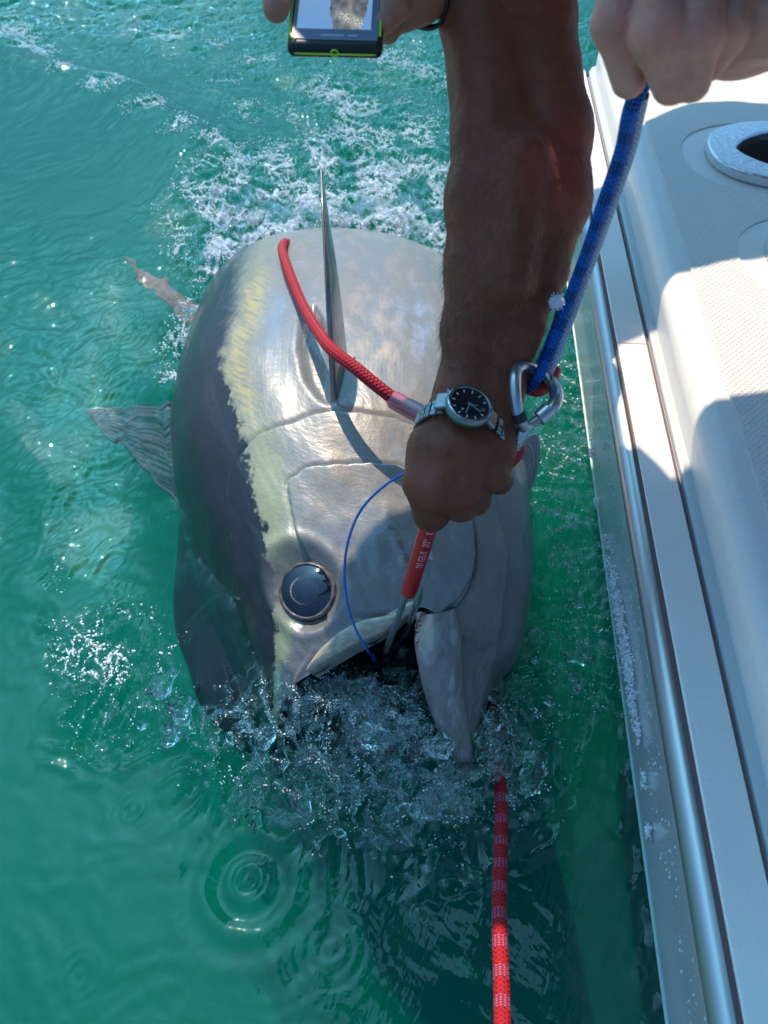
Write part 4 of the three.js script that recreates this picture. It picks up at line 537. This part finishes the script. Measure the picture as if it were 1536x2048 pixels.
// ---------- watch ----------
{
  const watch = base('wristwatch'); tag(watch, 'steel wristwatch with round black dial on the tanned wrist', 'watch');
  const camR = V(1, 0, 0).transformDirection(camera.matrixWorld), camU = V(0, 1, 0).transformDirection(camera.matrixWorld), camB = V(0, 0, 1).transformDirection(camera.matrixWorld);
  const mixv = (a, b, c) => V(0, 0, 0).addScaledVector(camR, a).addScaledVector(camU, b).addScaledVector(camB, c).normalize();
  const n = mixv(0.24, 0.52, 0.82), up = mixv(0.25, 0.85, -0.45), y = up.clone().addScaledVector(n, -up.dot(n)).normalize(), x = y.clone().cross(n).normalize();
  const C = D(938, 811, 0.630), M = new THREE.Matrix4().makeBasis(x, y, n).setPosition(C).multiply(new THREE.Matrix4().makeScale(0.94, 0.94, 0.94)), put = (g) => g.applyMatrix4(M);
  const polished = std({ color: rgb(0.46, 0.50, 0.51), metalness: 1, roughness: 0.2 }), satin = std({ color: rgb(0.36, 0.40, 0.41), metalness: 1, roughness: 0.34 });
  const lathe = (p, s = 72) => new THREE.LatheGeometry(p.map(([r, h]) => new THREE.Vector2(r, h)), s).rotateX(Math.PI / 2);
  part('case', put(lathe([[0.0, -0.0085], [0.0190, -0.0085], [0.0212, -0.006], [0.0216, -0.002], [0.0208, 0.0005], [0.0203, 0.0012]])), satin, watch);
  const bez = part('bezel', put(lathe([[0.0206, 0.0010], [0.0210, 0.0022], [0.0206, 0.0034], [0.0184, 0.0040], [0.0178, 0.0036], [0.0176, 0.0010]], 120)), polished, watch);
  const ticks = []; for (let k = 0; k < 60; k++) { const g = new THREE.BoxGeometry(k % 5 ? 0.0005 : 0.0011, k % 5 ? 0.0014 : 0.0024, 0.0004).translate(0, 0.0193, 0.0038).rotateX(0.0).rotateZ(-k * Math.PI / 30); ticks.push(g); }
  part('bezel_mark', put(mergeGeometries(ticks)), std({ color: rgb(0.06, 0.07, 0.075), roughness: 0.5 }), bez.parent === watch ? watch : watch);
  const dial = part('dial', put(new THREE.CircleGeometry(0.0178, 64).translate(0, 0, 0.0014)), std({ color: rgb(0.006, 0.008, 0.012), roughness: 0.35 }), watch);
  const ivory = std({ color: rgb(0.80, 0.80, 0.74), roughness: 0.4 });
  for (let k = 0; k < 12; k++) { if (k === 3) continue; const g = new RoundedBoxGeometry(0.0010, k % 3 ? 0.0026 : 0.0034, 0.0005, 2, 0.0002).translate(0, 0.0148, 0.0018).rotateZ(-k * Math.PI / 6); part('hour_marker', put(g), ivory, watch); }
  const hand = (len, w, a, z) => put(new RoundedBoxGeometry(w, len, 0.0004, 2, 0.0001).translate(0, len / 2 - 0.002, z).rotateZ(-a)); const teal = std({ color: rgb(0.20, 0.42, 0.38), roughness: 0.3, metalness: 0.4 });
  part('hour_hand', hand(0.0095, 0.0010, 1.42, 0.0021), teal, watch); part('minute_hand', hand(0.0140, 0.0008, 2.0, 0.0024), std({ color: rgb(0.62, 0.68, 0.66), roughness: 0.3, metalness: 0.6 }), watch); part('second_hand', hand(0.0145, 0.0003, 3.3, 0.0027), ivory, watch);
  part('pin', put(new THREE.CylinderGeometry(0.0008, 0.0008, 0.002, 16).rotateX(Math.PI / 2).translate(0, 0, 0.0022)), teal, watch);
  part('date_window', put(new RoundedBoxGeometry(0.0019, 0.0017, 0.0004, 2, 0.0002).translate(-0.0052, -0.0078, 0.0017)), std({ color: rgb(0.75, 0.75, 0.72), roughness: 0.4 }), watch);
  part('green_index', put(new THREE.TorusGeometry(0.0013, 0.0003, 8, 20).translate(0.0128, -0.0012, 0.0018)), std({ color: rgb(0.12, 0.38, 0.18), roughness: 0.4 }), watch);
  part('crystal', put(new THREE.CircleGeometry(0.0178, 64).translate(0, 0, 0.0036)), std({ color: rgb(1, 1, 1), transmission: 1, thickness: 0, roughness: 0.01, ior: 1.5 }), watch);
  part('crown', put(new THREE.CylinderGeometry(0.0022, 0.0022, 0.0032, 18).rotateZ(Math.PI / 2).translate(-0.0228, 0, -0.002).rotateZ(-0.5)), polished, watch);
  for (const s of [-1, 1]) part('end_link', put(new RoundedBoxGeometry(0.0125, 0.0182, 0.0062, 4, 0.002).rotateY(s * 0.62).translate(s * 0.0228, 0, -0.0066)), satin, watch);
  // bracelet: three links side by side, row after row round the wrist
  const ca = V(0.006, -0.0, -0.0405), ra = 0.0425, rb = 0.0365, rows = 28;
  const cen = new RoundedBoxGeometry(0.0056, 0.0072, 0.0032, 3, 0.0009), out = new RoundedBoxGeometry(0.0062, 0.0048, 0.0034, 3, 0.0011);
  for (let k = 0; k < rows; k++) {
    const a = 0.62 + (Math.PI * 2 - 1.24) * (k + 0.5) / rows + Math.PI / 2, px = ca.x + Math.cos(a) * ra, pz = ca.z + Math.sin(a) * rb, ta = Math.atan2(Math.cos(a) * rb, -Math.sin(a) * ra);
    const m = new THREE.Matrix4().makeRotationY(-ta).setPosition(px, 0.0, pz), tone = k % 2;
    part('bracelet_link', cen.clone().applyMatrix4(m).applyMatrix4(M), polished, watch);
    for (const s of [-1, 1]) part('bracelet_link', out.clone().translate(0, s * 0.0063, 0).applyMatrix4(m).applyMatrix4(M), satin, watch);
  }
}

// ---------- ropes and tackle ----------
function ropeTex(base0, weave, mark, markAt) {   // u round the rope, v along (one repeat is 0.12 m)
  return tex(128, 512, (u, v) => { const a = Math.sin((u * 6 + v * 24) * 6.2832), b = Math.sin((u * 6 - v * 24) * 6.2832), w = Math.max(a, b) * 0.5 + 0.5; let c = MIX(weave, base0, smooth(0.1, 0.6, w)); if (markAt) { const m = markAt(u, v, a, b); c = MIX(c, mark, m); } const k = 1 + 0.18 * n2(u * 40, v * 120); return c.map((x) => x * k); });
}
const ropeBump = tex(128, 512, (u, v) => { const a = Math.sin((u * 6 + v * 24) * 6.2832), b = Math.sin((u * 6 - v * 24) * 6.2832); return 0.5 + 0.5 * Math.max(a, b) - 0.25; }, false); ropeBump.repeat.set(1, 1 / 0.12);
const along = (t) => { t.repeat.set(1, 1 / 0.12); return t; };
const redTex = along(ropeTex([0.46, 0.012, 0.020], [0.16, 0.005, 0.010], [0.26, 0.20, 0.36], (u, v, a, b) => (Math.abs(((v * 4.0) % 1) - 0.5) < 0.20 ? 0.9 : 0.0) * smooth(0.25, 0.5, a * b)));
const redPlain = along(ropeTex([0.50, 0.010, 0.020], [0.20, 0.004, 0.010], [0.10, 0.01, 0.03], (u, v) => Math.pow(0.5 + 0.5 * Math.sin(u * 6.2832 * 10), 2) * 0.8));
const ropeMat = (map) => std({ map, roughness: 0.62, bumpMap: ropeBump, bumpScale: 0.0012, specularIntensity: 0.5 });
const onFish = (t, phi, up) => bodyAt(t, phi, up);
{ // red rope over the flank to the clip
  const rope = base('red_rope'); tag(rope, 'wet red braided rope crossing the fish from the foam to behind the wrist', 'rope');
  const pts = [V(-0.285, -0.10, -1.36), V(-0.278, 0.02, -1.31), V(-0.264, 0.115, -1.235), onFish(0.318, 1.89, 0.010), onFish(0.372, 1.825, 0.018), P(606, 612, 0.235), P(634, 660, 0.265), P(668, 703, 0.300), P(712, 737, 0.306), P(762, 778, 0.298), P(800, 806, 0.290), P(850, 832, 0.298), P(900, 852, 0.32), P(960, 875, 0.335), P(1010, 892, 0.345)];
  const g = tube(pts, 0.0078, 220, 18);
  part('cord', g, ropeMat(redPlain), rope);
  const sl = tube([P(786, 799, 0.288), P(815, 815, 0.294), P(860, 838, 0.302), P(900, 855, 0.322)], (v) => 0.0115 - (v < 0.03 ? 0.003 : 0), 60, 20);
  const slTex = tex(256, 256, (u, v) => { const l = fbm(u * 9, v * 20, 3); let c = MIX([0.30, 0.03, 0.05], [0.40, 0.10, 0.12], 0.5 + l); const row = Math.abs(u - 0.30) < 0.045 || Math.abs(u - 0.62) < 0.045; if (row && (v * 26 % 1) < 0.62 && n2(Math.floor(v * 26) * 3.1, u > 0.5 ? 4 : 1) > -0.5) c = [0.05, 0.02, 0.04]; return c; });
  tag(part('shrink_sleeve', sl, std({ map: slTex, roughness: 0.22, clearcoat: 1, clearcoatRoughness: 0.08 }), rope), 'glossy dark red sleeve over the splice');
  const loop = tube([P(1000, 905, 0.345), P(1014, 886, 0.352), P(1034, 896, 0.352), P(1026, 914, 0.346), P(1004, 930, 0.338), P(985, 930, 0.33)], 0.0080, 60, 14); part('eye_loop', loop, std({ color: rgb(0.55, 0.02, 0.025), roughness: 0.5 }), rope);
}
{ // second red rope leaving the water toward the camera
  const rope = base('red_rope'); tag(rope, 'red rope with speckled bands running from the splash down the picture', 'rope');
  part('cord', tube([P(965, 1330, -0.06), P(980, 1400, -0.035), P(992, 1480, -0.015), P(1000, 1560, 0.008), P(1003, 1640, 0.03), P(1001, 1720, 0.055), P(999, 1800, 0.08), P(1000, 1880, 0.10), P(1003, 1960, 0.12), P(1005, 2050, 0.145), P(1010, 2250, 0.20), P(1060, 2500, 0.28), V(0.22, 0.38, 0.12), V(0.34, 0.372, 0.16)], 0.0074, 240, 18), ropeMat(redTex), rope);
}
{ // blue rope from the fist to the clip, doubled back below the splice
  const rope = base('blue_rope'); tag(rope, 'blue rope with black flecks stretched from the fist to the clip', 'rope');
  const flat = (pts, r, seg = 120) => tube(pts, r, seg, 18);
  const blueTex = along(ropeTex([0.004, 0.12, 0.50], [0.002, 0.06, 0.30], [0.001, 0.008, 0.04], (u, v, a, b) => (Math.abs(((v * 4) % 1) - 0.5) < 0.22 ? 1 : 0) * smooth(-0.05, 0.2, a * b)));
  const paleTex = along(ropeTex([0.50, 0.60, 0.72], [0.26, 0.38, 0.54], [0.40, 0.20, 0.24], (u, v) => 0.5 * smooth(0.5, 0.8, n2(u * 6, v * 30))));
  part('cord', flat([D(1480, -60, 0.40), D(1440, -20, 0.405), D(1380, 60, 0.415), D(1310, 130, 0.42), D(1271, 195, 0.43), D(1245, 300, 0.475), D(1205, 415, 0.53), D(1165, 530, 0.60), D(1130, 620, 0.645), D(1102, 690, 0.665), D(1077, 752, 0.672), D(1058, 775, 0.678), D(1052, 760, 0.70), D(1076, 735, 0.712), D(1110, 660, 0.70), D(1128, 600, 0.672)], 0.0050, 240), ropeMat(blueTex), rope);
  tag(part('pale_strand', flat([D(1285, 190, 0.437), D(1260, 300, 0.482), D(1219, 420, 0.538), D(1178, 535, 0.606), D(1147, 620, 0.652), D(1121, 690, 0.668), D(1098, 745, 0.682)], 0.0040, 120), ropeMat(paleTex), rope), 'pale grey-blue strand lying along the rope');
  const R = rng(5), fr = []; const c = D(1114, 604, 0.634); for (let k = 0; k < 160; k++) { const d = V(R() - 0.5, R() - 0.5, R() - 0.5).normalize(); fr.push(tube([c.clone().addScaledVector(d, 0.001), c.clone().addScaledVector(d, 0.0040).add(V(0, 0.001, 0)), c.clone().addScaledVector(d, 0.0052).add(V(R() - 0.5, R() - 0.5, R() - 0.5).multiplyScalar(0.005))], 0.0004, 5, 5)); }
  fr.push(new THREE.SphereGeometry(0.0056, 16, 12).scale(1.2, 0.85, 1).translate(c.x, c.y, c.z)); for (const q of fr) if (!q.attributes.uv) console.log('no uv');
  tag(part('frayed_end', mergeGeometries(fr.map((q) => { q.deleteAttribute('uv'); return q; })), std({ color: rgb(0.62, 0.68, 0.76), roughness: 0.9 }), rope), 'white frayed end of the splice');
  const redS = std({ color: rgb(0.52, 0.02, 0.02), roughness: 0.5 });
  part('red_lining', tube([D(1045, 752, 0.688), D(1056, 772, 0.694), D(1078, 778, 0.694), D(1098, 762, 0.694), D(1108, 738, 0.697)], (v) => 0.0072, 50, 12), redS, rope);
}
{ // open steel clip
  const clip = base('carabiner'); tag(clip, 'steel clip joining blue and red ropes beside the wristwatch', 'clip');
  const gal = std({ color: rgb(0.50, 0.55, 0.55), metalness: 0.9, roughness: 0.28, bumpMap: noiseBump, bumpScale: 0.0002 });
  part('spine', tube([D(1078, 742, 0.702), D(1062, 735, 0.676), D(1044, 733, 0.656), D(1033, 741, 0.646), D(1030, 760, 0.640), D(1032, 800, 0.638), D(1038, 836, 0.642), D(1050, 856, 0.652)], 0.0050, 100, 18), gal, clip);
  part('hook_arm', tube([D(1078, 742, 0.702), D(1094, 756, 0.694), D(1106, 772, 0.680), D(1113, 792, 0.668), D(1108, 810, 0.662), D(1094, 828, 0.660)], (v) => 0.0052 + 0.0012 * Math.sin(v * 3.1), 80, 18), gal, clip);
  part('collar', tube([D(1100, 818, 0.660), D(1076, 838, 0.660)], (v) => 0.0074 - (v < 0.05 || v > 0.95 ? 0.0012 : 0), 20, 24), std({ color: rgb(0.62, 0.66, 0.67), metalness: 0.9, roughness: 0.3 }), clip);
  part('gate', tube([D(1090, 828, 0.660), D(1066, 846, 0.661), D(1048, 858, 0.662)], 0.0044, 30, 16), std({ color: rgb(0.42, 0.36, 0.34), metalness: 0.8, roughness: 0.35 }), clip);
  part('black_ring', tube([D(1036, 826, 0.640), D(1041, 842, 0.643)], 0.0064, 10, 20), std({ color: rgb(0.012, 0.014, 0.018), roughness: 0.4 }), clip);
  part('stem', tube([D(1058, 846, 0.660), D(1046, 862, 0.661), D(1036, 880, 0.664), D(1029, 897, 0.668)], (v) => 0.0066 - 0.0018 * v, 40, 18), gal, clip);
  const e = D(1029, 897, 0.668); part('swivel_ring', new THREE.TorusGeometry(0.0062, 0.0026, 12, 32).rotateY(0.7).rotateX(0.5).translate(e.x, e.y, e.z), gal, clip);
}
{ // hook with red hose handle held in the fist
  const gaff = base('hook_tool'); tag(gaff, 'hook with a red hose grip run through the mouth of the tuna', 'hook');
  const hose = tube([D(985, 955, 0.700), D(925, 985, 0.690), D(880, 1015, 0.688), D(858, 1055, 0.694), D(842, 1105, 0.716), D(828, 1150, 0.738), D(817, 1186, 0.756)], (v) => 0.0082 - (v > 0.995 ? 0.0006 : 0), 120, 24);
  const cv = document.createElement('canvas'); cv.width = 512; cv.height = 128; const x = cv.getContext('2d'); x.fillStyle = '#c4061a'; x.fillRect(0, 0, 512, 128); for (let k = 0; k < 900; k++) { const R = Math.abs(n2(k * 0.71, 3)); x.fillStyle = `rgba(${120 + R * 100 | 0},0,${14 + R * 20 | 0},0.16)`; x.fillRect((k * 97) % 512, (k * 53) % 128, 2 + R * 14, 1 + R * 3); } x.fillStyle = '#e8c8c4'; x.font = '26px sans-serif'; x.fillText('10 G5.0   20"  10 G5.0', 30, 78);
  const t = new THREE.CanvasTexture(cv); t.colorSpace = THREE.SRGBColorSpace; t.wrapS = t.wrapT = THREE.RepeatWrapping; t.magFilter = THREE.LinearFilter;
  const uv = hose.attributes.uv, L = hose.userData.len; for (let i = 0; i < uv.count; i++) { const a = uv.getX(i), b = uv.getY(i); uv.setXY(i, 1 - b / L * 1.25 - 0.02, a + 0.12); }
  part('red_hose', hose, std({ map: t, roughness: 0.38, clearcoat: 0.4, clearcoatRoughness: 0.2 }), gaff);
  const iron = std({ color: rgb(0.26, 0.28, 0.30), metalness: 0.75, roughness: 0.38, bumpMap: noiseBump, bumpScale: 0.0004 });
  const m0 = P(772, 1302, 0.085), m1 = P(822, 1238, 0.165), b0 = P(795, 1330, 0.02);
  part('shaft', tube([D(822, 1168, 0.748), D(812, 1190, 0.758), D(795, 1240, 0.785), m0, V(m0.x + 0.003, 0.03, -0.47), V((m0.x + m1.x) / 2, -0.01, -0.50), V(m1.x - 0.003, 0.05, -0.485), m1, D(834, 1205, 0.742)], 0.0034, 160, 16), iron, gaff);
  part('barb', tube([D(833, 1207, 0.743), D(838, 1192, 0.735), D(845, 1172, 0.722)], (v) => 0.0036 * (1 - v * 0.9) + 0.0012 * Math.sin(v * 3.14), 30, 14), iron, gaff);
}
{ // blue leader from the fist into the mouth
  const line = base('fishing_line'); tag(line, 'thin blue leader looping from the fist into the open mouth', 'line');
  part('leader', tube([D(870, 930, 0.705), D(815, 944, 0.70), D(765, 975, 0.705), D(722, 1020, 0.715), D(697, 1080, 0.73), D(689, 1140, 0.748), D(694, 1200, 0.766), D(710, 1255, 0.785), D(730, 1292, 0.80), P(745, 1312, 0.085)], 0.0013, 160, 10), std({ color: rgb(0.006, 0.13, 0.52), roughness: 0.35, clearcoat: 0.6 }), line);
  const c = P(745, 1310, 0.087); part('crimp', tube([c.clone().add(V(0, 0.006, 0)), c.clone().add(V(0.002, -0.014, 0))], 0.0026, 12, 12), std({ color: rgb(0.01, 0.05, 0.30), roughness: 0.3, metalness: 0.3 }), line);
}

// ---------- foam, splash, bubbles ----------
{
  const R = rng(404);
  // white froth: tiny bubbles gathered in a lacy net
  const pick = (n, list, dens, zmin = -3.2) => { const out = []; const boxes = list.map((q) => [q[0], q[1], 1 / Math.sqrt(q[2]), q[3]]), w = boxes.map((b) => b[2] * b[2] * b[3]), W = w.reduce((a, b) => a + b, 0); let guard = 0; while (out.length < n && guard++ < n * 40) { let r = R() * W, i = 0; while ((r -= w[i]) > 0 && i < w.length - 1) i++; const b = boxes[i], a = R() * 6.2832, d = Math.sqrt(-Math.log(1 - R() * 0.98)) * b[2] * 0.85, x = b[0] + Math.cos(a) * d, z = b[1] + Math.sin(a) * d; if (x > 0.268 && z > -1.55) continue; if (R() < dens(x, z) * b[3]) out.push([x, z]); } return out; };
  const net = (x, z) => { const wx = x + 0.02 * n2(x * 14, z * 14), wz = z + 0.02 * n2(x * 14 + 5, z * 14); const a = 1 - Math.abs(n2(wx * 15, wz * 17)) * 2.6, b = 1 - Math.abs(n2(wx * 38 + 4, wz * 40)) * 2.2; return clamp(Math.max(a, b * 0.8)) ** 3 * smooth(-0.5, 0.3, n2(x * 8 + 2, z * 8)); };
  const clearMat = std({ color: rgb(1, 1, 1), transmission: 1, thickness: 0, roughness: 0.02, ior: 1.5 });
  const make = (name, geo, mat, list, size, lift, label, cat) => { const m = new THREE.InstancedMesh(geo, mat, list.length), M = new THREE.Matrix4(), q = new THREE.Quaternion(); list.forEach(([x, z], i) => { const s = size(x, z), y = waterH(x, z) + lift(s); q.setFromEuler(new THREE.Euler(R() * 6, R() * 6, R() * 6)); M.compose(V(x, y, z), q, V(s, s * (0.7 + 0.5 * R()), s)); m.setMatrixAt(i, M); }); m.name = numbered(name); m.castShadow = m.receiveShadow = true; tag(m, label, cat, null, 'stuff'); scene.add(m); };
  const bead = new THREE.IcosahedronGeometry(1, 1), ball = new THREE.IcosahedronGeometry(1, 2); ball.computeVertexNormals();
  const sm = (g) => { const p = g.attributes.position, n = g.attributes.normal; for (let i = 0; i < p.count; i++) n.setXYZ(i, p.getX(i), p.getY(i), p.getZ(i)); return g; }; sm(bead); sm(ball);
  make('foam', bead, std({ color: rgb(0.80, 0.82, 0.83), roughness: 0.25, clearcoat: 1, clearcoatRoughness: 0.05 }), pick(140000, FOAMW, (x, z) => net(x, z) * (x > 0.08 && z > -1.2 ? 0.10 : 1)), () => 0.0004 + 0.0015 * R() ** 3, (s) => s * 0.3, 'white froth round the back of the tuna and along the hull', 'foam');
  make('bubble_foam', ball, clearMat, pick(24000, FOAMW, (x, z) => 0.25 + net(x, z)), () => 0.0014 + 0.0045 * R() ** 3, (s) => s * 0.45, 'clear small bubbles floating in the foam', 'bubbles');
  make('spray', bead, std({ color: rgb(0.80, 0.82, 0.83), roughness: 0.2, clearcoat: 1, clearcoatRoughness: 0.05 }), pick(3200, SPLASH, (x, z) => { const h = waterH(x, z), c = (waterH(x + 0.006, z) + waterH(x - 0.006, z) + waterH(x, z + 0.006) + waterH(x, z - 0.006)) / 4; return clamp((h - c) * 700) ** 1.5; }), () => 0.0004 + 0.0008 * R() ** 3, (s) => s * 0.4, 'white froth in the splash before the mouth', 'foam');
  make('splash_bubbles', ball, clearMat, pick(1400, SPLASH, () => 0.7), () => 0.0016 + 0.006 * R() ** 3, (s) => s * 0.5, 'clear bubbles in the splash before the mouth', 'bubbles');
  // splash: lumps and threads of clear water thrown up
  const wet = std({ color: rgb(0.95, 1, 0.99), transmission: 1, thickness: 0.01, roughness: 0.01, ior: 1.33 });
  const lumps = []; const spl = pick(110, SPLASH, () => 0.8);
  for (const [x, z] of spl) {
    const s = 0.003 + 0.012 * R() ** 2.2, g = new THREE.IcosahedronGeometry(1, 3), p = g.attributes.position, o = R() * 99, e = 0.7 + R() * 1.6, f = 0.35 + R() * 0.4, a = R() * 6.28, y = waterH(x, z) + s * 0.1;
    for (let i = 0; i < p.count; i++) { let [X, Y, Z] = [p.getX(i), p.getY(i), p.getZ(i)]; const k = 1 + 0.5 * n3(X * 0.9 + o, Y * 0.9, Z * 0.9); X *= k * e; Y *= k * f; Z *= k; p.setXYZ(i, x + s * (X * Math.cos(a) - Z * Math.sin(a)), y + s * Y, z + s * (X * Math.sin(a) + Z * Math.cos(a))); }
    g.deleteAttribute('uv'); g.deleteAttribute('normal'); lumps.push(g);
  }
  let big = mergeGeometries(lumps); { const { mergeVertices } = await import('three/addons/utils/BufferGeometryUtils.js'); big = mergeVertices(big, 1e-6); big.computeVertexNormals(); }
  const sp = part('splash', big, wet); tag(sp, 'clear lumps of water splashing before the open mouth', 'splash', null, 'stuff');
  // torn sheets of water with thick rims, thrown up by the snout and the jaw
  const sheets = [], rims = []; const sp2 = pick(130, SPLASH.slice(1), () => 0.9);
  sp2.forEach(([x, z], k) => {
    const w = 0.013 + 0.034 * R() ** 1.6, hgt = 0.006 + 0.018 * R() ** 1.5, a = R() * 6.283, lean = 0.4 + R() * 0.9, bend = (R() - 0.5) * 2.4, o = k * 7.3, y = waterH(x, z) - 0.003;
    const f = (u, v) => { const b = (u - 0.5) * bend, X = bend ? Math.sin(b) / (bend || 1) * w * 2 : (u - 0.5) * w * 2, Z = (1 - Math.cos(b)) * w * 0.8, top = hgt * (0.45 + 0.55 * Math.sin(u * Math.PI)) * (1 + 0.75 * n2(u * 2.4 + o, 1) + 0.3 * n2(u * 7 + o, 2)), yy = v * Math.max(top, 0.001), zz = Z + lean * yy * (0.4 + v * 0.8) + 0.002 * n2(u * 4 + o, v * 2); return V(x + Math.cos(a) * X - Math.sin(a) * zz, y + yy, z + Math.sin(a) * X + Math.cos(a) * zz); };
    const g = grid(28, 8, f); g.deleteAttribute('uv'); sheets.push(g);
    const pts = []; for (let i = 0; i <= 18; i++) pts.push(f(i / 18, 1)); const t = tube(pts, (v) => 0.0006 + 0.0011 * Math.sin(v * Math.PI) + 0.0006 * Math.max(0, n2(v * 14 + o, 3)), 54, 7); t.deleteAttribute('uv'); rims.push(t);
  });
  tag(part('splash_sheet', mergeGeometries(sheets), clearMat), 'thin torn sheets of water round the snout and jaw', 'splash', null, 'stuff');
  tag(part('splash_rim', mergeGeometries(rims), wet), 'bright rims of the torn water sheets before the mouth', 'splash', null, 'stuff');
  // single large bubbles and drops
  const bubbles = [[238, 172, 0.010, 'large clear bubble on the wave crest at the upper left'], [447, 288, 0.0135, 'large clear bubble at the edge of the upper foam'], [409, 1118, 0.0085, 'dark round bubble on the back of the tuna near the eye'], [130, 1378, 0.011, 'pale bubble left of the glinting foam'], [838, 1828, 0.010, 'small frothy bubble alone in the dark green water'], [238, 966, 0.004, 'tiny bubble left of the dorsal fin'], [330, 1385, 0.010, 'flat bubble by the splash left of the mouth']];
  for (const [px, py, r, label] of bubbles) { const g = base('bubble'); tag(g, label, 'bubble'); const c = P(px, py, 0); c.y = waterH(c.x, c.z); if (px === 409) { c.copy(P(409, 1118, 0.045)); } part('film', new THREE.SphereGeometry(r, 32, 20, 0, Math.PI * 2, 0, Math.PI * 0.55).translate(c.x, c.y, c.z), clearMat, g); part('rim', new THREE.TorusGeometry(r * 0.99, r * 0.07, 10, 40).rotateX(Math.PI / 2).translate(c.x, c.y + r * 0.02, c.z), clearMat, g); }
  // wash thrown up against the hull side
  const onHull = (px, py) => { const r = rayOf(px, py); let p; for (let t = 0.4; t < 2; t += 0.002) { p = camera.position.clone().addScaledVector(r, t); if (p.x > 0.274 - 0.12 * Math.max(0, p.y)) break; } return p; };
  const wash = []; for (const [px, py, w, n] of [[1225, 1130, .02, 260], [1235, 1180, .024, 700], [1245, 1230, .024, 800], [1255, 1290, .022, 800], [1265, 1340, .02, 700], [1272, 1400, .016, 500], [1282, 1460, .012, 260], [1215, 1080, .012, 120], [1200, 1000, .012, 120], [1190, 900, .012, 120], [1295, 1560, .007, 120], [1305, 1660, .006, 120]]) { const c = onHull(px, py); for (let i = 0; i < n; i++) { const a = R() * 6.283, d = Math.sqrt(-Math.log(1 - 0.97 * R())) * w; const y = c.y + Math.sin(a) * d * 0.8, z = c.z + Math.cos(a) * d; if (y < -0.004 || n2(z * 60, y * 60) < -0.15) continue; wash.push([0.274 - 0.12 * Math.max(0, y) - 0.006 * R() * Math.exp(-y * 10), y, z]); } }
  { const w3 = (i) => i % 4; wash.forEach((w, i) => { w[3] = i % 4; }); const geoW = ball, m1 = new THREE.InstancedMesh(geoW, clearMat, wash.length), M = new THREE.Matrix4(), q = new THREE.Quaternion(); wash.forEach(([x, y, z], i) => { const s = w3(i) ? 0.0001 : 0.0009 + 0.0042 * R() ** 3; M.compose(V(x - s * 0.2, y, z), q, V(s * 0.7, s, s * (1 + R()))); m1.setMatrixAt(i, M); }); m1.name = 'hull_wash'; tag(m1, 'clear frothy wash running up the white hull side', 'wash', null, 'stuff'); scene.add(m1);
    const wm = new THREE.InstancedMesh(bead, std({ color: rgb(0.90, 0.92, 0.93), roughness: 0.2, clearcoat: 1 }), wash.length); wash.forEach(([x, y, z], i) => { const s = 0.0006 + 0.0014 * R() ** 3; M.compose(V(x - 0.001 - 0.004 * R(), y + 0.006 * (R() - 0.5), z + 0.006 * (R() - 0.5)), q, V(s, s, s)); wm.setMatrixAt(i, M); }); wm.name = 'hull_froth'; tag(wm, 'white froth specks in the wash on the hull side', 'froth', null, 'stuff'); scene.add(wm); }
  // droplets that cling to the hull side
  const dl = []; for (let i = 0; i < 420; i++) { const y = 0.08 + 0.17 * R(), z = -0.02 - 0.75 * R(); dl.push([y, z, 0.0006 + 0.0014 * R() ** 2]); }
  const dm = new THREE.InstancedMesh(bead, std({ color: rgb(0.75, 0.78, 0.80), roughness: 0.15, clearcoat: 1 }), dl.length); dl.forEach(([y, z, s], i) => { const x = 0.274 - (y < 0.1 ? y * 0.12 : 0.012 + (y - 0.1) * 0.175); dm.setMatrixAt(i, new THREE.Matrix4().compose(V(x, y, z), new THREE.Quaternion(), V(s * 0.6, s * (1 + 1.6 * R()), s))); }); dm.name = 'hull_droplets'; tag(dm, 'water droplets clinging to the hull side', 'droplets', null, 'stuff'); scene.add(dm);
}
scene.updateMatrixWorld(true);
renderer.render(scene, camera);
